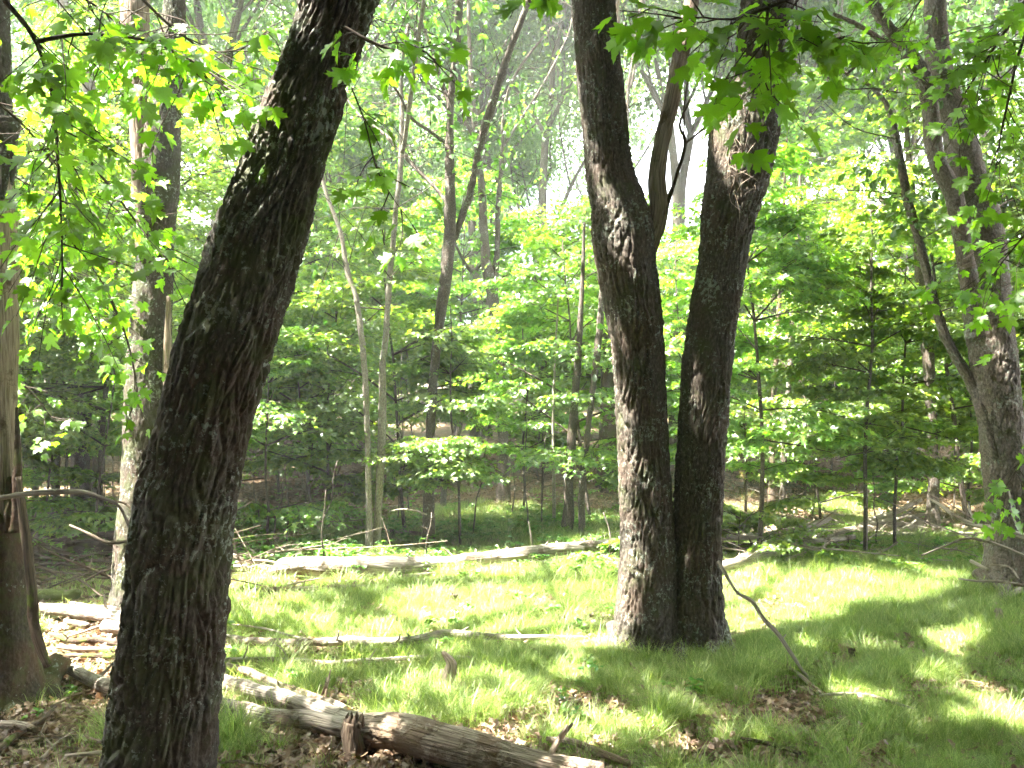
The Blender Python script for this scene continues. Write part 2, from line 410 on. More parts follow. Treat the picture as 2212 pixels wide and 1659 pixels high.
# ------------------------------------------------------------------ ground spots kept sunlit by leaving leaves out of the crowns above
SUNPOLY = [
    [(1000, 1236), (1340, 1222), (1560, 1232), (1800, 1222), (2085, 1262), (2010, 1298), (1740, 1312), (1650, 1350), (1560, 1386), (1240, 1400), (1090, 1372), (960, 1345), (870, 1325), (960, 1290)],
    [(740, 1268), (980, 1276), (960, 1306), (760, 1296)],
    [(580, 1366), (760, 1352), (800, 1392), (1250, 1380), (1240, 1402), (900, 1416), (600, 1408)],
    [(600, 1205), (900, 1198), (1340, 1160), (1345, 1200), (1000, 1240), (620, 1240)],
    [(1010, 1160), (1150, 1150), (1120, 1190), (1000, 1195)],
    [(1700, 1340), (1790, 1350), (1800, 1415), (1700, 1410)],
    [(1990, 1330), (2080, 1300), (2140, 1380), (2090, 1460), (2000, 1420)],
    [(1950, 1560), (2150, 1520), (2160, 1560), (2010, 1600)],
    [(830, 1410), (1010, 1405), (1040, 1440), (840, 1445)],
    [(600, 1430), (860, 1425), (900, 1450), (620, 1452)],
    [(1600, 1130), (1900, 1120), (1940, 1160), (1620, 1200)],
    [(560, 1110), (900, 1130), (900, 1165), (560, 1150)],
    [(760, 960), (860, 960), (850, 1200), (770, 1195)],
    [(940, 1480), (1000, 1480), (1000, 1500), (930, 1500)],
    [(820, 1580), (960, 1600), (900, 1640), (800, 1620)],
]
def inpoly(x, y, poly):
    r = np.zeros(x.shape, bool); n = len(poly); j = n - 1
    for i in range(n):
        xi, yi = poly[i]; xj, yj = poly[j]
        c = ((yi > y) != (yj > y)) & (x < (xj - xi) * (y - yi) / (yj - yi + 1e-9) + xi)
        r ^= c; j = i
    return r
def sunlit(P):
    """True for points whose shadow would fall on one of the glade's sunlit spots."""
    t = P[:, 2] / SUN[2]
    g = P - SUN[None] * t[:, None]
    g[:, 2] = 0
    px, py, f = toPx(g)
    r = np.zeros(len(P), bool)
    ok = g[:, 1] > 1.5
    wob = (fbm(px / 90, py / 30, 3.0) - 0.47) * 70
    for poly in SUNPOLY: r |= inpoly(px + wob * 1.6, py + wob * 0.35, poly)
    for dx, dy in ((.22, 0), (-.22, 0), (0, .22), (0, -.22)):
        qx, qy, _ = toPx(g + np.array([dx, dy, 0])); r |= inpoly(qx, qy, SUNPOLY[0])
    for poly, th in (([(1640, 1300), (2400, 1250), (2400, 1600), (1950, 1600), (1700, 1470)], .575), ([(480, 1270), (1300, 1270), (1300, 1500), (900, 1480), (480, 1420)], .57)):
        r |= inpoly(px, py, poly) & (fbm(g[:, 0] * 1.5, g[:, 1] * 1.5, 77.0) > th - .03)
    # big crowns thinned to brighten the woods behind and the left thicket
    thin = (g[:, 1] > 8.5) | ((g[:, 0] < -4.4) & (g[:, 1] > 8.2))
    r |= thin & (h2(P[:, 0] * 13.7, P[:, 1] * 9.1) < 0.78)
    return r & ok

# ------------------------------------------------------------------ leaves
HALF = [(0.0, 1.0), (0.055, 0.86), (0.12, 0.83), (0.11, 0.72), (0.19, 0.64), (0.15, 0.53), (0.28, 0.60), (0.34, 0.66), (0.38, 0.60), (0.56, 0.64),
        (0.49, 0.52), (0.52, 0.44), (0.38, 0.38), (0.34, 0.30), (0.47, 0.22), (0.44, 0.12), (0.27, 0.06), (0.12, -0.04), (0.0, 0.03)]
def leaf_detail(k):
    r = random.Random(k)
    L = [(x * r.uniform(0.9, 1.1), y * r.uniform(0.96, 1.04)) for x, y in HALF]; Rr = [(-x * r.uniform(0.9, 1.1), y * r.uniform(0.96, 1.04)) for x, y in HALF[1:-1]]
    O = L + Rr[::-1]
    pts = [(0, 0.36)] + O
    V = []
    fold = r.uniform(0.1, 0.35); dr = r.uniform(0.1, 0.3)
    for x, y in pts:
        V.append((x, y, fold * abs(x) - dr * y * y + 0.03 * math.sin(9 * x + k) * math.sin(7 * y)))
    n = len(O)
    F = [(0, 1 + (i + 1) % n, 1 + i) for i in range(n)]
    V = np.array(V)
    mb = MB(); mb.add(V, np.array(F), mat=0, smooth=True)
    # petiole
    tube(mb, [(0, 0.03, 0, 0.012), (0, -0.2, 0.03, 0.009), (0, -0.4, 0.10, 0.008)], 4, 0.2, mat=1, cap=False)
    return mb.mesh('leaf', [M['leaf_near'], M['twig']])
LEAFV = [leaf_detail(k) for k in range(6)]

MID_V = np.array([(0, 0.3, 0), (0, 0, 0), (0.46, 0.14, 0.10), (0.2, 0.36, 0.04), (0.52, 0.64, 0.06), (0.15, 0.60, 0.02), (0, 1, -0.16),
                  (-0.15, 0.60, 0.02), (-0.52, 0.64, 0.06), (-0.2, 0.36, 0.04), (-0.46, 0.14, 0.10)], float)
MID_F = np.array([(0, 2, 1), (0, 3, 2), (0, 4, 3), (0, 5, 4), (0, 6, 5), (0, 7, 6), (0, 8, 7), (0, 9, 8), (0, 10, 9), (0, 1, 10)])[:, ::-1]
OAK_V = np.array([(0, 0, 0), (0.22, 0.35, 0.06), (0.30, 0.72, 0.05), (0, 1.0, -0.15), (-0.30, 0.72, 0.05), (-0.22, 0.35, 0.06), (0, 0.5, -0.02)], float)
OAK_F = np.array([(6, 1, 0), (6, 2, 1), (6, 3, 2), (6, 4, 3), (6, 5, 4), (6, 0, 5)])[:, ::-1]
FAR_V = np.array([(0, 0, 0), (0.42, 0.42, 0.08), (0, 1, -0.12), (-0.42, 0.42, 0.08)], float)
FAR_F = np.array([(0, 1, 2), (0, 2, 3)])

def rots(dirv, nrm):
    """column frames: x side, y along dir, z normal"""
    y = dirv / (np.linalg.norm(dirv, axis=1)[:, None] + 1e-9)
    x = np.cross(y, nrm); x /= np.linalg.norm(x, axis=1)[:, None] + 1e-9
    z = np.cross(x, y)
    return np.stack([x, y, z], -1)

def put_leaves(mb, P, Rm, S, shape, mat=0):
    LV, LF = shape
    V = np.einsum('nij,vj->nvi', Rm * S[:, None, None], LV) + P[:, None, :]
    n, k = len(P), len(LV)
    F = (LF[None] + (np.arange(n) * k)[:, None, None]).reshape(-1, LF.shape[1])
    mb.add(V.reshape(-1, 3), F, mat=mat, smooth=False)

def make_spray(seed, length=1.0, nleaf=70, flat=0.12, droop=0.35):
    """a flat fan of maple foliage reaching along +Y; returns leaf frames and twig paths"""
    g = np.random.default_rng(seed)
    P = []; Dv = []; tw = []
    main = [(0, 0, 0)]
    ns = 7
    a = 0
    for i in range(1, ns + 1):
        t = i / ns
        main.append((g.normal(0, 0.03) + main[-1][0], t * length, 0.10 * math.sin(t * 2.2) * length - 0.12 * t * t * length))
    main = np.array(main); tw.append((main, 0.007))
    for i in range(1, ns + 1):
        t = i / ns
        for sgn in (-1, 1):
            L = length * (0.55 - 0.42 * t) * g.uniform(0.7, 1.25) + 0.06
            ang = R(g.uniform(40, 68)) * sgn
            d = np.array([math.sin(ang), math.cos(ang), g.normal(0, 0.12)])
            q = main[i] + d * L; q[2] -= 0.14 * L
            tw.append((np.array([main[i], main[i] + d * L * 0.5 + [0, 0, 0.02], q]), 0.0035))
            nl = max(2, int(L / 0.065))
            for k in range(nl):
                s = (k + 1) / nl
                p = main[i] * (1 - s) + q * s
                for s2 in ((-1, 1) if k < nl - 1 else (0,)):
                    if g.random() < 0.12: continue
                    an = ang + s2 * R(g.uniform(35, 80))
                    dd = np.array([math.sin(an), math.cos(an), -droop + g.normal(0, 0.25)])
                    P.append(p + dd * 0.03 + g.normal(0, 0.012, 3)); Dv.append(dd)
    P = np.array(P); Dv = np.array(Dv)
    nr = np.stack([g.normal(0, 0.42, len(P)), g.normal(0, 0.42, len(P)), np.ones(len(P))], -1)
    return P, rots(Dv, nr), tw
SPRAYS = [make_spray(100 + k) for k in range(10)]

def rotz(a):
    c, s = math.cos(a), math.sin(a)
    return np.array([[c, -s, 0], [s, c, 0], [0, 0, 1.0]])
def rotx(a):
    c, s = math.cos(a), math.sin(a)
    return np.array([[1, 0, 0], [0, c, -s], [0, s, c]])

def thin_twig(mb, Q, r, mat=1, n=3):
    Pq = np.column_stack([Q, np.linspace(r, r * 0.45, len(Q))])
    tube(mb, Pq, n, 10.0, mat=mat, cap=False)

def maple_crown(mb, trunkS, h0, h1, nb, maxlen, leaf, shape, g, prof=None, cull=False, twigs=True, loc=np.zeros(3), az=None, up=25):
    """layered maple branches from a trunk (rows x,y,z,r)"""
    allP, allR, allS = [], [], []
    zt = trunkS[:, 2] - trunkS[0, 2]
    for b in range(nb):
        f = (b + g.random()) / nb
        z = h0 + (h1 - h0) * f
        i = int(np.argmin(np.abs(zt - z)))
        o = trunkS[i, :3]
        L = maxlen * (prof(f) if prof else (0.45 + 0.75 * math.sin(min(1, f * 1.15) * math.pi * 0.9 + 0.3))) * g.uniform(0.7, 1.2)
        L = max(0.35 if maxlen > .5 else .08, L)
        a = (g.uniform(0, 2 * math.pi) if az is None else R(g.uniform(*az)))
        el = R(g.normal(up * (0.5 + f), 12))
        nsec = max(1, int(round(L / 0.75)))
        # branch as a chain of sprays
        d = np.array([math.cos(a) * math.cos(el), math.sin(a) * math.cos(el), math.sin(el)])
        path = [o]
        for k in range(nsec + 1):
            d = d + np.array([g.normal(0, .08), g.normal(0, .08), -0.07]); d /= np.linalg.norm(d)
            path.append(path[-1] + d * (L / (nsec + 1)))
        path = np.array(path)
        if twigs:
            thin_twig(mb, path - loc, 0.006 + 0.007 * L, 1, 4)
        for k in range(1, len(path)):
            reps = 1 if k < len(path) - 1 else 1
            sc = (min(1.15, 0.45 + 0.35 * L) if maxlen > .5 else L * 1.3) * g.uniform(0.8, 1.15)
            aa = math.atan2(path[k][1] - path[k - 1][1], path[k][0] - path[k - 1][0]) - math.pi / 2
            for sgn in ((0,) if k == len(path) - 1 else (-1, 1)):
                SP = SPRAYS[int(g.integers(len(SPRAYS)))]
                M3 = rotz(aa + sgn * R(g.uniform(25, 60))) @ rotx(R(g.normal(-2, 9)))
                P = (SP[0] * sc) @ M3.T + path[k - (1 if sgn == 0 else 0)]
                allP.append(P); allR.append(np.einsum('ij,njk->nik', M3, SP[1])); allS.append(g.uniform(0.7, 1.25, len(P)) * leaf)
                if twigs:
                    for q, r in SP[2][:1] + SP[2][1::3]:
                        thin_twig(mb, (q * sc) @ M3.T + path[k - (1 if sgn == 0 else 0)] - loc, r * sc, 1, 3)
    P = np.vstack(allP); Rm = np.vstack(allR); S = np.concatenate(allS)
    keep = g.random(len(P)) < 0.93
    if cull: keep &= ~sunlit(P)
    P, Rm, S = P[keep], Rm[keep], S[keep]
    put_leaves(mb, P - loc, Rm, S, shape)
    return len(P)

def cluster(g, n, r, flat=0.7):
    P = g.normal(0, 1, (n, 3)); P /= np.linalg.norm(P, axis=1)[:, None]; P *= (g.random(n) ** 0.45)[:, None] * r; P[:, 2] *= flat
    Dv = P / r + g.normal(0, 0.5, (n, 3)); Dv[:, 2] -= 0.35
    nr = np.stack([g.normal(0, .55, n), g.normal(0, .55, n), np.ones(n)], -1)
    return P, rots(Dv, nr)

def oak_top(mbw, mbc, start, r0, g, depth=3, L=2.6, spread=34, leafs=46, leaf=0.13, cr=0.55, shape=(OAK_V, OAK_F), cull=False, loc=np.zeros(3), bias=None, segs=6, acc=None, density=1.0):
    """recursively forking limbs ending in leaf clusters. start=(point, direction)"""
    own = acc is None
    if own: acc = ([], [], [])
    p, d = start
    path = [np.append(p, r0)]
    n = 4
    for k in range(n):
        d = d + g.normal(0, 0.10, 3) + (np.array([0, 0, 0.05])); d /= np.linalg.norm(d)
        p = p + d * L / n
        path.append(np.append(p, r0 * (1 - 0.38 * (k + 1) / n)))
        if depth <= 1 or (depth == 2 and k >= 1):
            for c_ in range(1 if depth > 1 else 2):
                if g.random() > density: continue
                off = g.normal(0, 0.32, 3)
                P, Rm = cluster(g, int(leafs * g.uniform(0.6, 1.3)), cr * g.uniform(0.7, 1.25))
                acc[0].append(P + p + off); acc[1].append(Rm); acc[2].append(g.uniform(0.75, 1.2, len(P)) * leaf)
                thin_twig(mbc, np.array([p, p + off * 0.6 + [0, 0, .03], p + off * 1.3]) - loc, 0.008, 1, 3)
    A = np.array(path)
    tube(mbw, A, max(3, segs), 0.35 if r0 > 0.03 else 10, loc=loc, cap=False, mat=0)
    if depth > 0:
        nc = 3 if depth > 1 else 2
        for k in range(nc):
            i = (n if k == 0 else int(g.integers(1, n + 1)))
            ax = g.normal(0, 1, 3); ax -= d * ax.dot(d); ax /= np.linalg.norm(ax) + 1e-9
            an = R(g.normal(spread if k else spread * 0.4, 8))
            dd = d * math.cos(an) + ax * math.sin(an)
            if bias is not None: dd = dd + bias
            dd /= np.linalg.norm(dd)
            oak_top(mbw, mbc, (path[i][:3], dd), path[i][3] * (0.82 if k == 0 else 0.58), g, depth - 1, L * g.uniform(0.6, 0.85), spread, leafs, leaf, cr, shape, cull, loc, bias, max(3, segs - 1), acc, density)
    if own and acc[0]:
        P = np.vstack(acc[0]); Rm = np.vstack(acc[1]); S = np.concatenate(acc[2])
        if cull:
            k = ~sunlit(P); P, Rm, S = P[k], Rm[k], S[k]
        put_leaves(mbc, P - loc, Rm, S, shape)

# ------------------------------------------------------------------ ground
def grass_amount(x, y):
    """0..1, how thickly grass covers the ground"""
    P = np.stack([x, y, np.zeros_like(x)], -1)
    px, py, f = toPx(P)
    n = fbm(x * 1.1, y * 1.1, 21.0); n2 = fbm(x * 3.5, y * 3.5, 31.0, 3)
    a = np.ones_like(x)
    left = -2.05 - 0.10 * (y - 4)
    a *= np.clip((x - left) / 0.5 + 0.5 + (n - 0.5) * 2, 0.06, 1)
    near = np.interp(px, [0, 470, 800, 1000, 1200, 1500, 1750, 1900, 2212, 3000], [1540, 1560, 1640, 1680, 1660, 1625, 1615, 1700, 1730, 1800])
    a *= np.clip((near - py) / 110 + 0.5 + (n2 - 0.48) * 7, 0.08, 1)
    a *= np.clip((14.2 - y) / 2.2 + (n - 0.5) * 4, 0.0, 1)
    a *= np.clip((6.2 - x) / 1.0 + (n - 0.5) * 3, 0.05, 1)
    hole = np.exp(-(((px - 1690) / 90) ** 2 + ((py - 1515) / 45) ** 2)) + 0.9 * np.exp(-(((px - 1810) / 50) ** 2 + ((py - 1415) / 14) ** 2))
    a *= np.clip(1.1 - 1.5 * hole, 0.05, 1)
    a *= np.clip(0.6 + (n2 - 0.36) * 4, 0.15, 1)
    return a

def axis(lo, hi, n, c, p):
    t = np.linspace(-1, 1, n)
    s = np.sign(t) * np.abs(t) ** p
    return np.where(s < 0, c + s * (c - lo), c + s * (hi - c))
gx = axis(-140, 140, 260, 0, 2.6); gy = axis(-40, 190, 260, 6, 2.4)
X, Y = np.meshgrid(gx, gy)
Z = hgt(X, Y)
near_ = np.clip(1 - np.hypot(X, Y - 5) / 12, 0, 1)
Z = Z + near_ * (fbm(X * 3, Y * 3, 5) - 0.5) * 0.03
mb = MB()
idx = np.arange(X.size).reshape(X.shape)
F = np.stack([idx[:-1, :-1], idx[:-1, 1:], idx[1:, 1:], idx[1:, :-1]], -1).reshape(-1, 4)
mb.add(np.stack([X, Y, Z], -1).reshape(-1, 3), F, mat=0, att=(grass_amount(X.ravel(), Y.ravel()) * 0.75))
tag(mb.build('ground', [M['ground']]), kind='structure')

# ------------------------------------------------------------------ grass, herbs, litter: geometry-node scatter
def hidden_obj(name, me):
    return bpy.data.objects.new(name, me)       # never linked: only a source for the scatter

def scatter(name, pts, rot, scl, idx_, sources, label, cat):
    me = bpy.data.meshes.new(name); me.vertices.add(len(pts)); me.vertices.foreach_set('co', pts.astype(np.float32).ravel())
    for nm, ty, val, key in (('rot', 'FLOAT_VECTOR', rot, 'vector'), ('scl', 'FLOAT', scl, 'value'), ('pick', 'INT', idx_, 'value')):
        a = me.attributes.new(nm, ty, 'POINT'); a.data.foreach_set(key, np.ascontiguousarray(val.astype(np.int32 if ty == 'INT' else np.float32)).ravel())
    me.update()
    o = link(name, me); tag(o, label, cat, kind='stuff')
    ng = bpy.data.node_groups.new(name + '_scatter', 'GeometryNodeTree')
    ng.interface.new_socket('Geometry', in_out='INPUT', socket_type='NodeSocketGeometry')
    ng.interface.new_socket('Geometry', in_out='OUTPUT', socket_type='NodeSocketGeometry')
    n = ng.nodes.new; L = ng.links.new
    gi = n('NodeGroupInput'); go = n('NodeGroupOutput'); iop = n('GeometryNodeInstanceOnPoints'); jn = n('GeometryNodeJoinGeometry')
    iop.inputs['Pick Instance'].default_value = True
    for s in sources:
        oi = n('GeometryNodeObjectInfo'); oi.inputs['Object'].default_value = s; oi.inputs['As Instance'].default_value = True
        L(oi.outputs['Geometry'], jn.inputs[0])
    def att(nm, ty):
        a = n('GeometryNodeInputNamedAttribute'); a.data_type = ty; a.inputs['Name'].default_value = nm; return a.outputs['Attribute']
    L(gi.outputs[0], iop.inputs['Points']); L(jn.outputs[0], iop.inputs['Instance'])
    e2r = n('FunctionNodeEulerToRotation'); L(att('rot', 'FLOAT_VECTOR'), e2r.inputs[0]); L(e2r.outputs[0], iop.inputs['Rotation'])
    L(att('scl', 'FLOAT'), iop.inputs['Scale']); L(att('pick', 'INT'), iop.inputs['Instance Index'])
    L(iop.outputs[0], go.inputs[0])
    md = o.modifiers.new('scatter', 'NODES'); md.node_group = ng
    return o

def tuft_mesh(k, n=50, rad=0.10, hmin=0.05, hmax=0.15, wid=0.0033):
    g = np.random.default_rng(500 + k); mb = MB()
    ang = g.uniform(0, 2 * math.pi, n); rr = rad * np.sqrt(g.random(n)); h = g.uniform(hmin, hmax, n)
    bend = g.uniform(0.25, 1.15, n); lean = g.uniform(0, 2 * math.pi, n) * 0.35 + ang * 0.65
    c = np.stack([np.cos(lean), np.sin(lean)], -1); s = np.stack([-c[:, 1], c[:, 0]], -1)
    base = np.stack([rr * np.cos(ang), rr * np.sin(ang)], -1)
    lv = [0, .38, .72, 1.0]; V = []
    for i, t in enumerate(lv):
        out_ = (bend * h * t ** 1.8)[:, None] * c
        zz = h * (t - 0.42 * bend * t ** 2.4)
        ww = wid * (1 - t * 0.75) * 0.5
        if i < 3:
            V.append(np.column_stack([base + out_ + s * ww, zz])); V.append(np.column_stack([base + out_ - s * ww, zz]))
        else: V.append(np.column_stack([base + out_, zz]))
    V = np.stack(V, 1)     # n,7,3
    b = (np.arange(n) * 7)[:, None]
    Q = np.concatenate([b + [[0, 1, 3, 2]], b + [[2, 3, 5, 4]]]); Tt = b + [[4, 5, 6]]
    mb.add(V.reshape(-1, 3), [Q, Tt], mat=0, smooth=True)
    return hidden_obj('grass_tuft', mb.mesh('grass_tuft', [M['grass']]))
TUFTS = [tuft_mesh(k) for k in range(6)] + [tuft_mesh(10 + k, 34, 0.07, 0.12, 0.25, 0.0045) for k in range(2)]

def herb_mesh(k):
    g = np.random.default_rng(700 + k); mb = MB(); nst = 4
    P = []; Dv = []; Nr = []
    for i in range(nst):
        a = g.uniform(0, 6.28); hh = g.uniform(0.05, 0.16); q = np.array([math.cos(a) * 0.07, math.sin(a) * 0.07, hh])
        thin_twig(mb, np.array([(0, 0, 0), q * [0.4, 0.4, 0.7], q]), 0.002, 1, 3)
        for j in range(5):
            b_ = g.uniform(0, 6.28); P.append(q); Dv.append((math.cos(b_), math.sin(b_), g.normal(0, .25))); Nr.append((g.normal(0, .3), g.normal(0, .3), 1))
    put_leaves(mb, np.array(P), rots(np.array(Dv), np.array(Nr)), g.uniform(0.035, 0.07, len(P)), (OAK_V * [1.3, 1, 1], OAK_F))
    return hidden_obj('herb_clump', mb.mesh('herb_clump', [M['herb'], M['twig']]))
HERBS = [herb_mesh(k) for k in range(5)]
n = 22000
yy = 4.0 + 13.0 * rng.random(n); xx = (rng.random(n) - 0.5) * 2 * (yy * 0.72)
a = np.clip((yy - 7.6) / 1.5, 0.012, 1) * np.clip((14.0 - yy) / 4.0, 0.05, 1) * np.clip(fbm(xx * 0.8, yy * 0.8, 61) * 3 - 0.75, 0.05, 1)
pxh = CX + FPX * xx / yy
a = a * np.where(pxh > 1500, 0.10, np.where(pxh < 480, 0.5, 1.0))
keep = rng.random(n) < a * 0.9
xx, yy = xx[keep], yy[keep]; k = len(xx)
scatter('ground_cover', np.stack([xx, yy, hgt(xx, yy)], -1), np.stack([rng.normal(0, .1, k), rng.normal(0, .1, k), rng.uniform(0, 6.28, k)], -1),
        rng.uniform(0.5, 1.1, k), rng.integers(0, 5, k), HERBS, 'low leafy green herbs beyond the fallen logs', 'ground cover')

def dry_leaf(k):
    g = np.random.default_rng(900 + k); mb = MB()
    s = g.uniform(0.8, 1.2); cu = g.uniform(-0.7, 0.9)
    V = np.array([(0, 0, 0), (.2, .2, 0), (.12, .36, 0), (.36, .52, 0), (.18, .66, 0), (.2, .84, 0), (0, 1, 0), (-.22, .8, 0), (-.16, .66, 0), (-.34, .5, 0), (-.12, .34, 0), (-.2, .18, 0)], float)
    V = np.vstack([[0, .5, 0], V])
    V[:, 2] = cu * V[:, 0] ** 2 * 2 + g.uniform(-0.5, 0.6) * (V[:, 1] - .5) ** 2 + g.normal(0, .04, len(V))
    n = 12; F = np.array([(0, 1 + i, 1 + (i + 1) % n) for i in range(n)])
    mb.add(V * s, F, mat=0, smooth=False)
    return hidden_obj('dry_leaf', mb.mesh('dry_leaf', [M['litter']]))
DRY = [dry_leaf(k) for k in range(7)]
n = 130000
yy = 2.8 + 24.0 * rng.random(n) ** 1.7; xx = (rng.random(n) - 0.5) * 2 * (yy * 0.72 + 0.5)
ga = grass_amount(xx, yy)
keep = rng.random(n) < np.clip(1.0 - 0.85 * ga ** 1.5, 0.07, 1)
xx, yy = xx[keep], yy[keep]; k = len(xx)
scatter('leaf_litter', np.stack([xx, yy, hgt(xx, yy) + rng.uniform(0.004, 0.03, k)], -1), np.stack([rng.normal(0, .45, k), rng.normal(0, .45, k), rng.uniform(0, 6.28, k)], -1),
        rng.uniform(0.022, 0.068, k), rng.integers(0, 7, k), DRY, 'dry brown fallen leaves carpeting the bare forest floor', 'leaf litter')

# loose twigs on the ground
mb = MB()
for i in range(420):
    y_ = 3.2 + 14 * rng.random() ** 1.6; x_ = rng.uniform(-1, 1) * (y_ * 0.7)
    if grass_amount(np.array([x_]), np.array([y_]))[0] > 0.6 and rng.random() < 0.85: continue
    a_ = rng.uniform(0, 6.28); L_ = rng.uniform(0.12, 0.7); r_ = rng.uniform(0.0025, 0.008)
    p = np.array([x_, y_]); pts = []
    for q in range(4):
        z_ = float(hgt(p[0], p[1])) + r_ + 0.012 + rng.uniform(0, 0.02)
        pts.append((p[0], p[1], z_, r_ * (1 - q * 0.2))); a_ += rng.normal(0, 0.3); p = p + np.array([math.cos(a_), math.sin(a_)]) * L_ / 3
    tube(mb, pts, 4, 0.15, mat=0, up0=(0, 0, 1), seed=i)
tag(mb.build('fallen_twigs', [M['woodb']]), 'thin broken twigs scattered over the leaf litter', 'twigs', kind='stuff')

# ------------------------------------------------------------------ big trees, from their outlines at their distance
def px_path(rows, d, d1=None):
    """rows (px, py, width) -> x,y,z,r at distance d (to d1 along the path)"""
    out = []
    for i, (x, y, w_) in enumerate(rows):
        dd = d + ((d1 - d) * i / (len(rows) - 1) if d1 is not None else 0)
        p = D(x, y, dd); out.append((*p, w_ / 2 / FPX * dd))
    return out

def extend(P, steps, g, lean=(0, 0), zstep=1.0, taper=0.9):
    P = list(P); d = np.array(P[-1][:3]) - np.array(P[-2][:3]); d /= np.linalg.norm(d)
    for k in range(steps):
        d = d * 0.75 + np.array([lean[0], lean[1], 1.0]) * 0.25 + g.normal(0, 0.05, 3); d /= np.linalg.norm(d)
        q = np.array(P[-1][:3]) + d * zstep
        P.append((*q, P[-1][3] * taper))
    return P

def rooted(P, drop=0.12):
    P = list(P); x, y, z, r = P[0]
    return [(x, y, float(hgt(x, y)) - drop, r * 1.04)] + P

def big_oak_crown(root, loc, tops, seed, mat, depth=3, L=3.0, leafs=60, leaf=0.14, cr=0.75, spread=42, bias=None, density=1.0):
    mbc = MB(); mbw = MB()
    g = np.random.default_rng(seed)
    for (p, d, r) in tops:
        oak_top(mbw, mbc, (np.array(p, float), np.array(d, float) / np.linalg.norm(d)), r, g, depth, L, spread, leafs, leaf, cr, cull=True, loc=loc, bias=bias, density=density)
    mbw.build('limbs', [mat], root)
    mbc.build('crown', [M['leaf_oak'], M['twig']], root)

# 1. leaning oak in the left foreground
g = np.random.default_rng(11)
rows = [(340, 1700, 248), (342, 1659, 243), (362, 1473, 231), (382, 1290, 221), (399, 1106, 219), (441, 920, 219), (492, 737, 218), (550, 553, 220), (583, 450, 208), (612, 367, 192), (641, 277, 184), (672, 183, 174), (703, 90, 174), (733, 0, 176), (762, -100, 178)]
rows = [(x_, y_, w_ * (.95 if y_ > 950 else .89)) for x_, y_, w_ in rows]
P1 = rooted(px_path(rows, 3.3, 3.2)); n1 = len(P1); P1 = extend(P1, 4, g, (0.25, -0.1), 0.8, 0.93)
loc = np.array([P1[0][0], P1[0][1], float(hgt(P1[0][0], P1[0][1]))])
t1 = thing('oak_tree', 'dark leaning oak in the left foreground, furrowed bark patched with moss and lichen', 'tree', loc)
mb = MB(); S1 = tube(mb, P1[:n1], 270, 0.0095, bark=(0.046, 0.25, 0.028), lumps=0.05, loc=loc, seed=3.0); tube(mb, P1[n1 - 2:], 60, 0.05, bark=(0.04, 0.17, 0.02), loc=loc, seed=3.0); mb.build('trunk', [M['oak']], t1)
e = np.array(P1[-1][:3]); r_ = P1[-1][3]
big_oak_crown(t1, loc, [(e, (0.5, 0.2, 1), r_ * 0.7), (e, (-0.7, 0.3, 0.9), r_ * 0.65), (e, (0.1, -0.9, 0.8), r_ * 0.6), (e, (-0.6, -0.6, 0.8), r_ * 0.5)], 21, M['oak'], L=3.2, leafs=80)

def roots(root, loc, rws, mat, r):
    for k, (x0, y0, x1, y1) in enumerate(rws):
        a = G(x0, y0); b_ = G(x1, y1); c_ = (a + b_) / 2
        mb = MB(); tube(mb, [(a[0], a[1] + .16, a[2] + .16, r * 1.2), (a[0], a[1] + .04, a[2] + .06, r * 1.2), (c_[0], c_[1], c_[2] - .01, r * .8), (b_[0], b_[1], b_[2] - r * .8, r * .5)], 20, .02, bark=(.025, .1, .006), lumps=.2, loc=loc, seed=k + .5)
        mb.build('root', [mat], root)

# 2. the two-stemmed oak
loc = G(1450, 1418)
t2 = thing('oak_tree', 'tall oak with two thick upright stems rising from one mossy base in the glade', 'tree', loc)
d2 = float(loc[1]) + 0.12
rowsL = [(1396, 1415, 146), (1396, 1350, 138), (1397, 1290, 132), (1398, 1190, 122), (1395, 1106, 115), (1386, 920, 108), (1375, 737, 116), (1352, 553, 132), (1342, 467, 130), (1317, 367, 106), (1299, 200, 100), (1288, 100, 96), (1281, 0, 94), (1272, -120, 92)]
rowsR = [(1504, 1415, 136), (1501, 1350, 128), (1500, 1290, 122), (1503, 1190, 112), (1507, 1106, 104), (1518, 920, 105), (1534, 737, 104), (1562, 553, 104), (1574, 467, 118), (1596, 367, 138), (1606, 290, 150), (1615, 235, 138), (1632, 180, 102), (1638, 133, 100), (1646, 60, 106), (1657, 0, 112), (1668, -100, 108)]
g = np.random.default_rng(12)
PL0 = rooted(px_path(rowsL, d2)); PL = extend(PL0, 4, g, (-0.15, 0.05), 1.0, 0.94)
PR0 = rooted(px_path(rowsR, d2 + 0.03)); PR = extend(PR0, 4, g, (0.2, 0.0), 1.0, 0.92)
mb = MB(); tube(mb, PL0, 190, 0.014, bark=(0.040, 0.22, 0.024), lumps=0.045, flare=0.30, loc=loc, seed=5.0); tube(mb, PL[len(PL0) - 2:], 40, .08, loc=loc); mb.build('trunk', [M['oak2']], t2)
mb = MB(); SR = tube(mb, PR0, 190, 0.014, bark=(0.040, 0.22, 0.024), lumps=0.05, flare=0.34, loc=loc, seed=6.3); tube(mb, PR[len(PR0) - 2:], 40, .08, loc=loc); mb.build('trunk', [M['oak2']], t2)
mb = MB(); Pb = px_path([(1352, 640, 26), (1392, 560, 40), (1420, 470, 44), (1420, 367, 38), (1447, 233, 36), (1474, 100, 36), (1492, 10, 32), (1505, -80, 28)], d2 + 0.02, d2 + 0.1)
tube(mb, Pb, 40, 0.02, bark=(0.03, 0.4, 0.012), lumps=0.12, loc=loc, seed=2.2)
tag(mb.build('dead_limb', [M['snag']], t2), 'barkless split dead limb')
mb = MB()
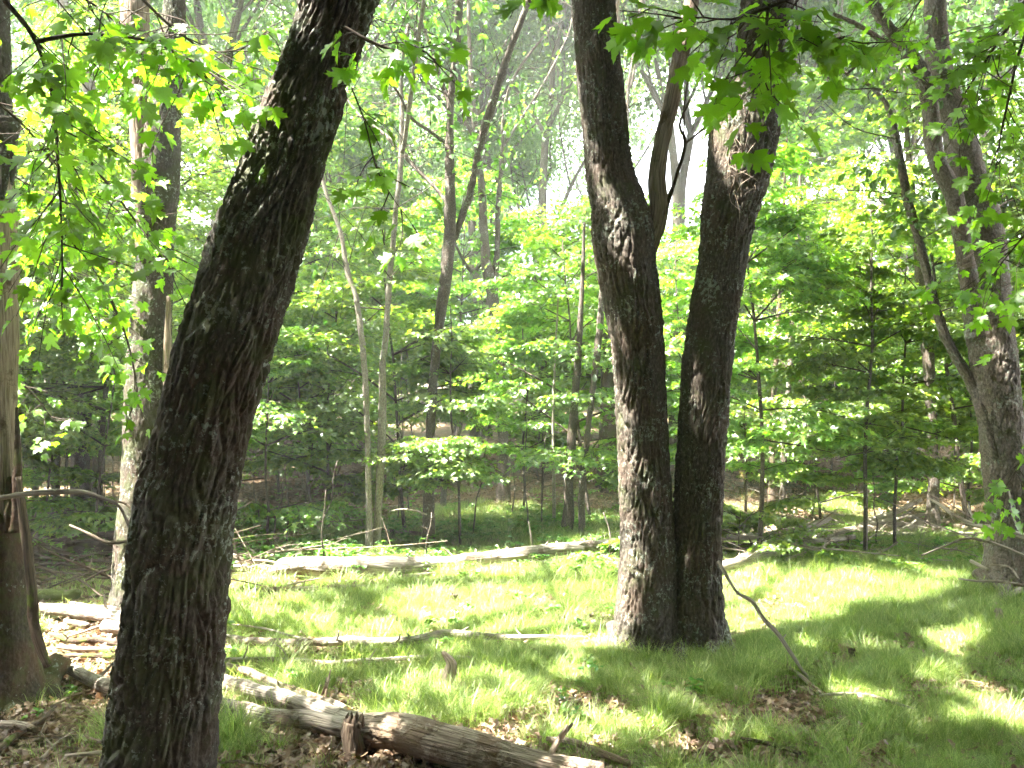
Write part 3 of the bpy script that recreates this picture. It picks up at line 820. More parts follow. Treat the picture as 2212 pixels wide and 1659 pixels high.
for rws in ([(1432, 470, 12), (1455, 400, 9), (1480, 310, 8), (1468, 270, 6), (1490, 215, 5)], [(1480, 310, 6), (1530, 265, 4), (1500, 240, 3)], [(1440, 430, 5), (1475, 340, 4), (1478, 230, 4), (1495, 120, 3)]):
    tube(mb, px_path(rws, d2 + 0.05, d2 - 0.1), 6, 0.05, loc=loc, lumps=0.2, seed=rws[0][0])
mb.build('side_twigs', [M['twig']], t2)
roots(t2, loc, [(1335, 1412, 1290, 1440), (1380, 1418, 1375, 1452), (1470, 1420, 1462, 1456), (1540, 1420, 1560, 1452), (1566, 1410, 1612, 1432)], M['oak2'], .055)
# wiry sprouts on the shoulder of the right stem
mb = MB(); g = np.random.default_rng(5)
for i in range(46):
    px_, py_ = g.uniform(1535, 1640), g.uniform(180, 430)
    p = D(px_, py_, d2 - 0.16 - 0.03 * g.random()); a = g.uniform(0, 6.28); Lg = g.uniform(0.08, 0.35)
    q = p + np.array([math.cos(a) * Lg * 0.6, -0.05 * g.random(), math.sin(a) * Lg]); mm_ = (p + q) / 2 + g.normal(0, .03, 3); mm_[1] -= 0.04
    tube(mb, [(*p, .002), (*mm_, .0018), (*q, .001)], 4, 0.04, loc=loc)
mb.build('sprouts', [M['woodb']], t2)
e1, e2 = np.array(PL[-1][:3]), np.array(PR[-1][:3])
big_oak_crown(t2, loc, [(e1, (-0.5, 0.1, 1), .10), (e1, (-0.6, -0.8, .8), .09), (e2, (0.8, 0.1, 1), .10), (e2, (0.5, -0.9, 0.7), .09), (e2, (0.2, 0.7, 1), .07)], 22, M['oak2'], L=2.9, leafs=60)

# 3. dead tree behind the leaning oak
loc = G(305, 1318); d3 = float(loc[1]) + .15
t3 = thing('dead_tree', 'reddish brown broken tree with peeling bark directly behind the leaning foreground oak', 'tree', loc)
g = np.random.default_rng(13)
rows = [(305, 1310, 112), (308, 1200, 100), (318, 1050, 96), (322, 920, 92), (328, 737, 82), (332, 620, 70), (338, 515, 62), (348, 367, 68), (358, 233, 60), (372, 120, 50), (376, 50, 44), (380, -60, 40), (386, -400, 34)]
mb = MB(); tube(mb, rooted(px_path([(x_, y_, w_ * 1.14) for x_, y_, w_ in rows], d3)), 120, 0.02, bark=(0.028, 0.16, 0.012), lumps=0.14, flare=0.2, loc=loc, seed=7.7); mb.build('trunk', [M['oak']], t3)
rows = [(318, 620, 34), (306, 480, 34), (302, 400, 34), (303, 333, 36), (297, 230, 44), (292, 120, 52), (290, 0, 62), (286, -120, 60), (280, -500, 50)]
mb = MB(); tube(mb, px_path(rows, d3 - 0.02, d3 + 0.1), 60, 0.025, bark=(0.03, 0.25, 0.006), lumps=0.2, loc=loc, seed=8.8)
tag(mb.build('dead_stem', [M['snag']], t3), 'pale barkless second stem')
mb = MB(); tube(mb, px_path([(352, 1000, 20), (360, 900, 18), (362, 760, 16), (364, 640, 10)], d3 - .12), 20, 0.05, lumps=.3, loc=loc, seed=4); mb.build('bark_strip', [M['snag']], t3)
e = np.array(px_path([(386, -400, 34)], d3)[0][:3])
big_oak_crown(t3, loc, [(e, (-0.4, 0.2, 1), .06), (e, (0.5, 0.3, 1), .05)], 23, M['grey'], depth=3, L=2.2, density=.8)

# 4. half-peeled tree at the left edge
loc = G(10, 1535); d4 = float(loc[1]) + .1
t4 = thing('old_tree', 'half peeled tree at the far left edge, smooth bare wood above a mossy flared foot', 'tree', loc)
rows = [(2, 1530, 190), (2, 1480, 160), (0, 1400, 134), (-2, 1300, 118), (-4, 1200, 112), (-6, 1106, 102)]
rows2 = [(-6, 1106, 102), (-8, 980, 100), (-12, 886, 96), (-18, 737, 100), (-20, 553, 104), (-24, 400, 96), (-22, 320, 84)]
rows3 = [(-22, 320, 84), (-26, 200, 100), (-30, 60, 96), (-34, -80, 92), (-40, -400, 86)]
def jn(a, dd): return px_path(a, dd)
mb = MB(); tube(mb, rooted(jn(rows, d4)), 100, 0.02, bark=(0.03, 0.09, 0.012), lumps=0.1, flare=0.3, loc=loc, seed=1.7); mb.build('trunk', [M['mossy']], t4)
mb = MB(); tube(mb, jn([(-6, 1125, 90)] + rows2, d4), 80, 0.02, bark=(0.05, 0.5, 0.006), lumps=0.12, loc=loc, seed=2.9); tag(mb.build('bare_wood', [M['snag']], t4), 'smooth barkless upper wood')
mb = MB(); tube(mb, jn([(-22, 335, 86)] + rows3, d4), 80, 0.02, bark=(0.03, 0.09, 0.012), lumps=0.1, loc=loc, seed=3.9); mb.build('upper_trunk', [M['oak']], t4)
for k, rws in enumerate(([(34, 1150, 26), (36, 1060, 22), (38, 960, 15), (36, 880, 5)], [(-6, 1150, 60), (-8, 1070, 44), (-6, 1010, 26), (-2, 950, 8)], [(20, 1150, 30), (22, 1080, 24), (20, 1030, 10)], [(8, 260, 60), (10, 330, 44), (8, 380, 24), (6, 430, 8)], [(24, 270, 26), (26, 340, 20), (27, 400, 6)])):
    mb = MB(); tube(mb, px_path(rws, d4 - .07), 24, .02, bark=(.03, .09, .008), lumps=.3, loc=loc, seed=k * 1.3); mb.build('bark_strip', [M['mossy' if k < 3 else 'oak']], t4)
roots(t4, loc, [(60, 1500, 112, 1524), (95, 1500, 165, 1512), (20, 1530, 30, 1570)], M['mossy'], .06)
mb = MB(); tube(mb, px_path([(40, 1030, 12), (50, 1110, 18), (60, 1190, 20), (68, 1260, 20), (72, 1340, 22), (88, 1400, 20), (104, 1440, 16)], d4 - .12), 16, .04, lumps=.2, bark=(.02, .2, .004), loc=loc); mb.build('hanging_root', [M['woodd']], t4)
e = np.array(px_path([(-40, -400, 86)], d4)[0][:3])
big_oak_crown(t4, loc, [(e, (-0.3, 0.3, 1), .11), (e, (0.7, 0.5, .9), .09), (e, (0.3, -0.8, .8), .08)], 24, M['oak'], L=3.0, leafs=50, density=.95)

# 5. large forked tree at the right edge
loc = G(2180, 1286); d5 = float(loc[1]) + .2
t5 = thing('oak_tree', 'large grey forked oak at the right edge with a long slanting limb reaching left', 'tree', loc)
rows = [(2180, 1285, 108), (2182, 1200, 95), (2182, 1106, 88), (2168, 980, 86), (2158, 880, 86), (2144, 760, 90), (2136, 690, 92)]
rA = [(2138, 720, 92), (2140, 600, 74), (2122, 480, 78), (2094, 400, 72), (2078, 320, 66), (2062, 250, 54), (2030, 160, 52), (2022, 60, 46), (2018, -40, 44), (2010, -300, 38)]
rB = [(2112, 730, 50), (2096, 620, 38), (2078, 520, 36), (2062, 430, 38), (2020, 330, 36), (2010, 230, 36), (1990, 160, 34), (1960, 110, 28), (1905, 40, 26), (1870, -40, 24), (1840, -200, 20)]
rC = [(2150, 990, 16), (2126, 905, 29), (2102, 836, 24), (2048, 740, 21), (2025, 676, 19), (2002, 586, 18), (1985, 520, 19), (1958, 420, 19), (1936, 300, 16), (1918, 233, 12), (1885, 190, 8), (1830, 160, 6), (1782, 125, 5), (1760, 90, 4)]
rD = [(2000, 175, 16), (1950, 120, 15), (1900, 85, 13), (1855, 55, 10), (1800, 30, 7)]
mb = MB(); tube(mb, rooted(px_path(rows, d5)), 130, 0.016, bark=(0.035, 0.14, 0.022), lumps=.08, flare=.4, loc=loc, seed=9.1); mb.build('trunk', [M['grooved']], t5)
for rr_, da, db in ((rA, d5, d5 + .3), (rB, d5 - .05, d5 - .3), (rC, d5 - .1, d5 + .8), (rD, d5 - .3, d5 - 1.0)):
    mb = MB(); tube(mb, px_path(rr_, da, db), 48, 0.03, bark=(0.03, 0.12, 0.012), lumps=.12, loc=loc, seed=rr_[1][0] * .01); mb.build('limb', [M['grooved']], t5)
mb = MB(); g = np.random.default_rng(77)
for i in range(26):
    k = int(g.integers(4, 12)); a = D(rC[k][0], rC[k][1], d5 + .4) if i % 2 else D(rB[min(k, 10)][0], rB[min(k, 10)][1], d5 - .2)
    v = g.normal(0, 1, 3); v[2] = abs(v[2]) * .5; v /= np.linalg.norm(v); Lg = g.uniform(.3, 1.1)
    tube(mb, [(*a, .008), (*(a + v * Lg * .5 + g.normal(0, .04, 3)), .005), (*(a + v * Lg), .002)], 5, .1, loc=loc, cap=False)
mb.build('twigs', [M['grey']], t5)
roots(t5, loc, [(2140, 1280, 2095, 1302), (2175, 1288, 2165, 1312), (2215, 1284, 2240, 1304)], M['grooved'], .06)
e = np.array(px_path([(2010, -300, 38)], d5 + .3)[0][:3]); eb = np.array(px_path([(1840, -200, 20)], d5 - .3)[0][:3])
big_oak_crown(t5, loc, [(e, (0.3, .2, 1), .07), (e, (0.8, -.5, .7), .06), (eb, (-.5, 0, 1), .04)], 25, M['grooved'], depth=3, L=2.4, leafs=46, density=.7)
# its lower leaf clumps
mbc = MB(); mbw = MB(); g = np.random.default_rng(31)
for (x, y) in ((1890, 120), (1960, 200), (1990, 60), (2060, 130), (2110, 330), (2010, 420), (1900, 360), (1960, 480)):
    p = D(x, y, d5 + g.uniform(-.3, .6)); P, Rm = cluster(g, 90, .4); put_leaves(mbc, P + p - loc, Rm, g.uniform(.07, .12, len(P)), (OAK_V, OAK_F))
mbc.build('crown', [M['leaf_oak'], M['twig']], t5)

# 6. mid-distance trees drawn from the photograph: (label, name, mat, base px for distance, list of stems, group)
MIDS = [
    ('slim tree with two pale stems in a narrow V standing beyond the long fallen log', 'pale', (805, 1190), [
        [(797, 1190, 17), (797, 1100, 14), (794, 960, 13), (789, 820, 14), (780, 720, 14), (768, 640, 12), (750, 586, 12), (735, 500, 10), (700, 400, 9), (690, 300, 6)],
        [(813, 1190, 18), (818, 1080, 17), (826, 920, 18), (826, 786, 15), (832, 740, 14), (842, 600, 13), (856, 450, 12), (867, 340, 12), (868, 150, 9), (880, 67, 10), (896, -20, 11), (905, -300, 8)],
        [(869, 330, 10), (878, 280, 10), (885, 225, 11), (903, 83, 10), (915, 0, 9), (925, -200, 7)]]),
    ('tall straight grey tree standing just right of the pale twin-stemmed tree', 'grey', (926, 1178), [
        [(926, 1178, 32), (927, 1060, 24), (930, 930, 20), (938, 800, 21), (948, 700, 22), (963, 600, 26), (971, 500, 27), (972, 430, 24), (972, 300, 19), (974, 210, 16), (984, 130, 17), (990, 40, 18), (994, -60, 18), (1000, -400, 14)],
        [(972, 225, 12), (958, 190, 12), (946, 150, 10), (935, 110, 9), (900, 20, 7), (880, -80, 6)],
        [(978, 520, 16), (990, 493, 15), (1005, 445, 16), (1014, 427, 15), (1030, 345, 16), (1045, 285, 18), (1062, 230, 20), (1085, 155, 18), (1112, 80, 16), (1140, 5, 13), (1165, -80, 11)],
        [(966, 440, 8), (940, 405, 9), (900, 365, 9), (860, 323, 9), (830, 290, 8), (780, 253, 6), (750, 215, 4)],
        [(968, 312, 8), (930, 285, 7), (887, 253, 7), (860, 200, 5), (820, 160, 4)]]),
    ('dark forked oak with several steep grey stems in the middle of the woods', 'grey', (1088, 1078), [
        [(1088, 1078, 34), (1088, 1000, 22), (1086, 920, 24), (1080, 800, 22), (1070, 680, 22), (1056, 600, 26), (1047, 540, 20), (1042, 430, 17), (1034, 340, 15), (1024, 250, 12), (1015, 120, 10), (1012, 0, 8), (1010, -200, 7)],
        [(1072, 680, 16), (1068, 620, 16), (1074, 540, 12), (1076, 450, 12), (1084, 340, 9), (1090, 230, 7), (1120, 150, 6), (1190, 60, 4)],
        [(1058, 600, 12), (1050, 500, 9), (1042, 400, 8), (1036, 330, 8), (1005, 260, 7), (985, 200, 5)],
        [(1085, 320, 6), (1130, 250, 6), (1180, 170, 5), (1225, 80, 4), (1240, 20, 3)],
        [(1048, 560, 10), (1020, 585, 9), (1000, 560, 7), (985, 530, 5), (960, 480, 4)]]),
    ('thin leaning tree slanting right between the grey tree and the forked oak', 'grey', (957, 1096), [
        [(956, 1096, 13), (962, 1040, 13), (974, 990, 13), (989, 936, 12), (1003, 870, 10), (1018, 830, 10), (1030, 760, 8), (1045, 700, 6)]]),
    ('thick brown trunk between the tall grey tree and the two-stemmed oak', 'grey', (1224, 1156), [
        [(1226, 1153, 30), (1228, 1100, 24), (1228, 1050, 20), (1237, 930, 20), (1242, 860, 17), (1248, 786, 17), (1252, 720, 13), (1258, 600, 9), (1262, 480, 6)]]),
    ('slender curving trunk beside the thick brown trunk left of the two-stemmed oak', 'grey', (1257, 1160), [
        [(1256, 1158, 16), (1258, 1050, 15), (1270, 930, 13), (1278, 860, 13), (1286, 800, 15), (1296, 700, 15), (1302, 600, 12), (1306, 480, 8), (1310, 300, 6)]]),
    ('very thin pale sapling trunk left of the thick brown trunk', 'pale', (1197, 1142), [
        [(1197, 1142, 8), (1196, 1000, 7), (1195, 886, 6), (1200, 760, 5), (1206, 640, 4)]]),
    ('broad dark trunk half hidden behind the left stem of the two-stemmed oak', 'mossy', (1318, 1062), [
        [(1320, 1060, 52), (1317, 1000, 42), (1318, 930, 40), (1322, 800, 36), (1326, 600, 32), (1330, 300, 26), (1330, 0, 20)]]),
    ('upright brown tree standing left of the large forked oak on the right', 'grey', (2014, 1160), [
        [(2014, 1158, 36), (2014, 1100, 26), (2017, 1020, 22), (2011, 870, 22), (2006, 780, 25), (1999, 686, 27), (1993, 626, 24), (1985, 560, 20), (1975, 450, 15), (1960, 300, 11), (1955, 100, 8)]]),
    ('dark trunk in the shade just right of the two-stemmed oak', 'mossy', (1668, 1090), [
        [(1668, 1085, 20), (1668, 1000, 14), (1670, 880, 12), (1678, 760, 11), (1684, 640, 10), (1690, 500, 9), (1700, 300, 6)]]),
    ('greenish slim trunk with lichen in the shade right of the two-stemmed oak', 'grey', (1690, 1108), [
        [(1688, 1106, 13), (1692, 1040, 12), (1696, 930, 12), (1706, 800, 11), (1712, 660, 10), (1722, 520, 8), (1730, 350, 6)]]),
    ('dark straight trunk between the left edge tree and the reddish broken tree', 'grey', (120, 1118), [
        [(119, 1118, 20), (121, 1000, 17), (126, 880, 15), (130, 760, 14), (136, 686, 13), (144, 560, 11), (150, 400, 9), (160, 200, 7)]]),
    ('thin dark trunk leaning right, second from the left edge tree', 'grey', (78, 1085), [
        [(76, 1080, 14), (80, 980, 13), (96, 860, 11), (108, 780, 11), (118, 700, 10), (132, 600, 8), (150, 450, 6)]]),
    ('thin dark trunk leaning right, nearest the left edge tree', 'grey', (46, 1070), [
        [(44, 1066, 12), (50, 940, 11), (60, 850, 10), (70, 760, 9), (79, 680, 8), (92, 560, 6)]]),
    ('thick brown stump-like trunk with a broken top in the left thicket', 'mossy', (205, 1080), [
        [(203, 1078, 26), (204, 1000, 24), (206, 950, 22), (208, 905, 20)]]),
    ('slim trunk rising past the dead limb at the top of the two-stemmed oak', 'grey', (1385, 1060), [
        [(1400, 1060, 16), (1385, 700, 12), (1356, 420, 9), (1356, 217, 8), (1367, 130, 8), (1380, 50, 10), (1388, -50, 10), (1392, -300, 8)],
        [(1362, 190, 6), (1378, 110, 6), (1390, 20, 5), (1395, -60, 4)]]),
]
for i, (lab, mt, bp_, stems) in enumerate(MIDS):
    loc = G(*bp_); dd = float(loc[1])
    root = thing('tree' if len(stems) > 1 else 'slender_tree', lab, 'tree', loc)
    g = np.random.default_rng(200 + i)
    S0 = None
    for j, st in enumerate(stems):
        mb = MB(); P = px_path(st, dd + (0.1 * j if j else 0.02), dd + 0.35 * j * (1 if j % 2 else -1) + .05)
        if j == 0 or abs(st[0][1] - bp_[1]) < 12: P = rooted(P)
        big = max(q[2] for q in st)
        S = tube(mb, P, 40 if big > 14 else 12, 0.05, bark=(0.03, 0.10, 0.008) if big > 14 else None, lumps=0.16, flare=.35 if abs(st[0][1] - bp_[1]) < 12 else 0, loc=loc, seed=i + j * .7)
        mb.build('trunk' if abs(st[0][1] - bp_[1]) < 12 else 'limb', [M[mt]], root)
        if j == 0: S0 = S
    if 'stump-like' in lab: continue
    mbc = MB()
    # leaf clumps round the upper stems
    for j, st in enumerate(stems):
        P = np.array(px_path(st, dd, dd + .2)); n_ = len(P)
        for q in range(int(14 if len(stems) > 1 else 9)):
            a = P[int(g.integers(max(1, int(n_ * (0.62 if j == 0 else .35))), n_))][:3]
            off = g.normal(0, 1, 3) * [.7, .7, .5]; Pc, Rm = cluster(g, int(g.uniform(30, 80)), g.uniform(.25, .5))
            thin_twig(mbc, np.array([a, a + off * .5 + [0, 0, .08], a + off]) - loc, .007, 1, 3)
            Pq = Pc + a + off; k_ = ~sunlit(Pq)
            put_leaves(mbc, Pq[k_] - loc, Rm[k_], g.uniform(.07, .12, k_.sum()), (OAK_V, OAK_F))
    e = np.array(P[-1][:3])
    if len(stems) > 1 or i in (7, 8, 11):
        tp = np.array(px_path(stems[0][-2:], dd))
        v = tp[1, :3] - tp[0, :3]; v /= np.linalg.norm(v)
        oak_top(mbc, mbc, (tp[1, :3], v), tp[1, 3] * .8, g, 3, 2.3, 38, 26, .12, .45, cull=True, loc=loc, density=.8)
    mbc.build('crown', [M['leaf_oak'], M['twig']], root)

# ------------------------------------------------------------------ understory maples and canopy trees behind (prototypes, then copies)
def copy_tree(root):
    c = root.copy(); COL.objects.link(c)
    for ch in root.children:
        d = ch.copy(); COL.objects.link(d); d.parent = c
    return c

def maple_proto(k, H, shape, nb, leaf, h0, ml, name='maple_sapling', prof=None, mt='twig', r0=None):
    g = np.random.default_rng(300 + k)
    root = thing(name, 'x', 'tree')
    x = y = 0; P = []
    ns = 7
    lx, ly = g.normal(0, .05, 2)
    for i in range(ns + 1):
        t = i / ns
        x += lx * H / ns + g.normal(0, .03); y += ly * H / ns + g.normal(0, .03)
        P.append((x, y, t * H - (.1 if i == 0 else 0), (r0 or H * .0052) * (1 - .8 * t) + .004))
    mb = MB(); S = tube(mb, P, 8, .4, lumps=.1, seed=k); mb.build('trunk', [M[mt]], root)
    mb = MB(); nl = maple_crown(mb, S, h0 * H, H * .98, nb, ml, leaf, shape, g, prof=prof); mb.build('crown', [M['leaf_maple'], M['twig']], root)
    return root

PM = [maple_proto(k, H, (MID_V, MID_F), int(nb * 1.12), .082, h0, ml, mt='grey') for k, (H, nb, h0, ml) in enumerate([(5.5, 24, .16, 1.5), (4.2, 19, .14, 1.2), (7.0, 28, .22, 1.8), (3.0, 14, .18, .95), (6.2, 24, .30, 1.7), (8.0, 30, .28, 2.0), (4.6, 24, .24, .72), (3.6, 18, .22, .6)])]
PF = [maple_proto(20 + k, H, (FAR_V, FAR_F), nb, .135, h0, ml, name='maple_tree', mt='grey') for k, (H, nb, h0, ml) in enumerate([(6, 30, .15, 2.0), (7.5, 34, .18, 2.2), (5, 26, .12, 1.8), (9, 38, .25, 2.4)])]

def oak_proto(k, H, dens=1.0, lf=.16, nl=30):
    g = np.random.default_rng(400 + k)
    root = thing('canopy_oak', 'x', 'tree')
    P = []; x = y = 0
    ht = H * .5
    for i in range(7):
        P.append((x, y, i / 6 * ht - (.15 if i == 0 else 0), .15 * (1 - .35 * i / 6))); x += g.normal(0, .10); y += g.normal(0, .10)
    mb = MB(); tube(mb, P, 14, .3, lumps=.12, flare=.4, seed=k, cap=False); mb.build('trunk', [M['grey']], root)
    mbw = MB(); mbc = MB(); e = np.array(P[-1][:3])
    for j in range(4):
        a = g.uniform(0, 6.28); s = 0.25 if j == 0 else g.uniform(.5, .9)
        i = 6 if j < 2 else int(g.integers(4, 7))
        oak_top(mbw, mbc, (np.array(P[i][:3]), np.array([math.cos(a) * s, math.sin(a) * s, 1.0]) / math.hypot(s, 1)), .085 if j == 0 else .06, g, 3, H * .2, 36, nl, lf, .6, shape=(FAR_V * [.8, 1, 1], FAR_F), density=dens)
    mbw.build('limbs', [M['grey']], root); mbc.build('crown', [M['leaf_oak'], M['twig']], root)
    return root
PO = [oak_proto(0, 15, .70, .14, 38), oak_proto(1, 17, .64, .14, 38), oak_proto(2, 13, .75, .14, 38), oak_proto(3, 16, .64, .14, 38)]

PD = [oak_proto(7, 11, 1.0, .26, 40), oak_proto(8, 13, 1.0, .26, 40)]
PB = [maple_proto(30, 8, (FAR_V, FAR_F), 70, .2, .08, 3.0, mt='grey')]
used = {}
def place(protos, i, x, y, s, rz, label, group):
    pr = protos[i % len(protos)]
    if id(pr) not in used: used[id(pr)] = 1; o = pr
    else: o = copy_tree(pr)
    z = float(hgt(x, y))
    o.location = (x, y, z - .02); o.rotation_euler = (0, 0, rz); o.scale = (s, s, s)
    o['label'] = label; o['group'] = group
    return o

def where(px, far):
    return ('left of the leaning oak' if px < 450 else 'left of the tall grey tree' if px < 940 else
            'near the dark forked oak' if px < 1300 else 'behind the two-stemmed oak' if px < 1650 else
            'right of the two-stemmed oak' if px < 2000 else 'by the right edge oak')

PATCH = [G(px, py) for px, py in ((950, 1320), (1100, 1260), (1100, 1370), (1300, 1240), (1300, 1380), (1600, 1240), (1600, 1340), (1800, 1240), (1950, 1270))]
def shades(x, y, rad, H):
    for q in PATCH:
        for z in np.arange(1.0, H, .4):
            p = q + SUN * (z / SUN[2])
            if (p[0] - x) ** 2 + (p[1] - y) ** 2 < rad * rad: return True
    return False

# singled-out understory maples (px of the base, distance, proto, scale)
SPEC = [
    (1640, 1200, 6, 1.0, 'bright young maple with sunlit layered leaves just right of the two-stemmed oak'),
    (1851, 1205, 6, .9, 'young maple with a dark curved stem at the right edge of the glade'),
    (1932, 1190, 7, .95, 'slim maple sapling between the curved-stem maple and the upright brown tree'),
    (1782, 1150, 3, 1.0, 'small pale-tipped maple seedling tree among the fallen branches on the right'),
    (2095, 1120, 3, 1.1, 'low maple sapling behind the trunk of the large forked oak on the right'),
    (700, 1150, 1, .9, 'dark-stemmed maple sapling with drooping leaves left of the pale twin-stemmed tree'),
    (575, 1170, 3, .9, 'small dense sapling right beside the leaning foreground oak'),
    (995, 1180, 7, .85, 'thin sapling in the green clearing right of the tall grey tree'),
    (1130, 1110, 7, 1.0, 'narrow maple sapling just right of the dark forked oak'),
    (1290, 1130, 1, 1.0, 'leafy sapling touching the left side of the two-stemmed oak'),
    (1480, 1130, 6, .9, 'maple seen between the two stems of the two-stemmed oak'),
    (660, 1060, 4, 1.0, 'broad maple sapling over the shaded bank left of the pale twin-stemmed tree'),
]
for i, (px, py, k, s, lab) in enumerate(SPEC):
    p = G(px, py); o = place(PM, k, p[0], p[1], s, i * 1.9, lab, 'understory maples round the glade')

g = np.random.default_rng(42)
cnt = 0
pts = []
BYGRP = {}
ORD = 'leftmost second third fourth fifth sixth seventh eighth ninth tenth eleventh twelfth thirteenth fourteenth fifteenth sixteenth seventeenth eighteenth nineteenth twentieth'.split()
def scatter_trees(protos, n, d0, d1, s0, s1, phrase, grp, pxr=(-500, 2700), gap=1.2, avoid=None):
    global cnt
    tries = 0; made = 0
    while made < n and tries < n * 60:
        tries += 1
        d = math.sqrt(g.uniform(d0 * d0, d1 * d1)); px = g.uniform(*pxr)
        x = (px - CX) / FPX * d
        if avoid and avoid(px, d): continue
        if any((x - a) ** 2 + (d - b) ** 2 < gap * gap for a, b in pts): continue
        if protos is PM and shades(x, d, 1.5, 7): continue
        pts.append((x, d)); made += 1; cnt += 1
        o = place(protos, int(g.integers(len(protos))), x, d, g.uniform(s0, s1), g.uniform(0, 6.28), phrase + ' ' + where(px, d), grp + ' ' + where(px, d))
        BYGRP.setdefault(o['group'], []).append((px, o))
# mid distance layered maples
scatter_trees(PM, 33, 10.5, 18, .75, 1.1, 'slender green maple in the dense understory', 'slender maples', gap=1.0,
              avoid=lambda px, d: (d < 13.5 and 540 < px < 2150 and g.random() < .93) or (d < 16.5 and 970 < px < 1120))
scatter_trees(PM, 12, 8.0, 11, .7, 1.05, 'leafy green maple in the shady thicket', 'thicket maples', pxr=(-600, 260), gap=.8)
scatter_trees(PM, 7, 9.5, 12, .7, 1.0, 'leafy maple beside the right edge', 'edge maples', pxr=(2100, 2700), gap=.9)
scatter_trees(PF, 52, 17, 34, .7, 1.15, 'distant green maple filling the woods', 'distant maples', gap=1.6)
scatter_trees(PF, 50, 32, 62, 1.0, 1.5, 'far pale green tree deep in the woods', 'far trees', gap=2.4)
for (px, d, k, s_) in ((430, 14.5, 0, 1), (180, 12.5, 3, .95), (2330, 11, 3, 1), (700, 22, 1, 1.1), (1180, 21, 1, 1), (1450, 20, 3, 1.05), (1720, 19.5, 0, 1.1), (1930, 21, 1, 1.1), (2150, 19, 3, 1.1), (1050, 27, 0, 1.3), (1600, 28, 1, 1.3), (1850, 27, 3, 1.3)):
    x = (px - CX) / FPX * d; pts.append((x, d)); o = place(PO, k, x, d, s_, px, 'tall thin-leaved oak against the sky ' + where(px, d), 'tall oaks ' + where(px, d)); BYGRP.setdefault(o['group'], []).append((px, o))
scatter_trees(PO, 14, 16, 30, .85, 1.15, 'tall thin-leaved oak against the sky', 'tall oaks', gap=2.6)
scatter_trees(PO, 16, 30, 60, 1.0, 1.4, 'far tall oak against the sky', 'far tall oaks', gap=3.2)
for pr in PM + PF + PO:  # any prototype not yet used stands in the woods too
    if id(pr) not in used:
        place([pr], 0, 8 + random.random() * 4, 20 + random.random() * 6, 1, 0, 'green tree among the woods at the right', 'trees at the right')

for gname, L_ in BYGRP.items():
    if gname.startswith('far '): continue
    L_.sort(key=lambda q: q[0])
    for k, (_, o) in enumerate(L_):
        if k < len(ORD): o['label'] = (ORD[k] + (' from left, ' if k else ', ') + o['label'])

# more woods, added out of view round the camera to shade the foreground
for (x, y, k, s_) in ((-3.5, -2.6, 0, 1), (1.5, -3.2, 1, .95), (6.0, -1.0, 0, 1), (-10, -1.5, 1, .95), (-10.5, 4.4, 0, .95), (0, -8, 0, 1.05), (8.0, 3.2, 1, .95), (5, -7, 1, 1.1), (-6.5, -1.6, 0, 1.1), (-6, -7, 1, 1.1), (-11, 1, 0, 1.1), (10, -3, 0, 1.1)):
    place(PD, k, x, y, s_, k * 1.3 + x, 'broad leafy oak added out of view to shade the foreground', 'added shade trees around the viewer')
for (x, y, s_) in ((-2.2, -3.6, 1), (2.8, -3.4, 1.1), (6.5, -4.5, 1.1), (-6.2, -4.5, 1.1), (0.3, -5.5, 1.2), (9, 0, 1), (-9.5, -1, 1), (4, -9, 1.3), (-4, -9, 1.3), (-12, -6, 1.4), (12, -7, 1.4)):
    place(PB, 0, x, y, s_, x * 2.3, 'dense maple added out of view to shade the foreground', 'added shade trees around the viewer')

# bare thin stems of the left thicket and others
SAP = [(147, 640, 1100), (175, 700, 1110), (185, 690, 1070), (226, 640, 1090), (196, 700, 1085), (245, 860, 1080), (258, 820, 1110), (870, 760, 1120), (884, 780, 1105), (858, 900, 1130), (620, 1000, 1180), (590, 1010, 1170), (700, 1050, 1220), (690, 990, 1200), (1020, 940, 1160), (1140, 900, 1150), (1170, 940, 1140),
       (1560, 930, 1150), (1755, 1000, 1130), (1892, 1040, 1180), (2060, 930, 1100), (560, 960, 1140), (655, 900, 1130), (1105, 1000, 1120), (920, 1100, 1222), (38, 760, 1090), (168, 800, 1060), (215, 760, 1065)]
g = np.random.default_rng(50)
proto_s = []
for k in range(3):
    root = thing('bare_sapling', 'x', 'sapling'); mb = MB(); P = []; x = y = 0
    for i in range(6):
        P.append((x, y, i / 5, .011 * (1 - .6 * i / 5))); x += g.normal(0.008, .02); y += g.normal(0, .02)
    S = tube(mb, P, 6, .1, lumps=.15, seed=k); mb.build('stem', [M['grey']], root)
    mb = MB()
    for j in range(5):
        i = int(g.integers(3, len(S) - 1)); a = g.uniform(0, 6.28); q = S[i, :3]
        thin_twig(mb, np.array([q, q + [math.cos(a) * .06, math.sin(a) * .06, .04], q + [math.cos(a) * .13, math.sin(a) * .13, .06]]), .003, 0)
    mb.build('twigs', [M['twig']], root)
    proto_s.append(root)
SAP.sort()
SCNT = {}
for i, (px, yt, yb) in enumerate(SAP):
    p = G(px, yb); hh = (yb - yt) / FPX * p[1]
    o = proto_s[i] if i < 3 else copy_tree(proto_s[i % 3])
    o.location = tuple(p - [0, 0, .03]); s = hh; o.scale = (1.1, 1.1, s); o.rotation_euler = (g.normal(0, .04), g.normal(0.03, .05), g.uniform(0, 6.28))
    w_ = where(px, 0); q = SCNT[w_] = SCNT.get(w_, -1) + 1
    o['label'] = ORD[q] + (' from left' if q else '') + ' of the thin bare sapling stems ' + w_; o['group'] = 'bare sapling stems ' + where(px, 0)

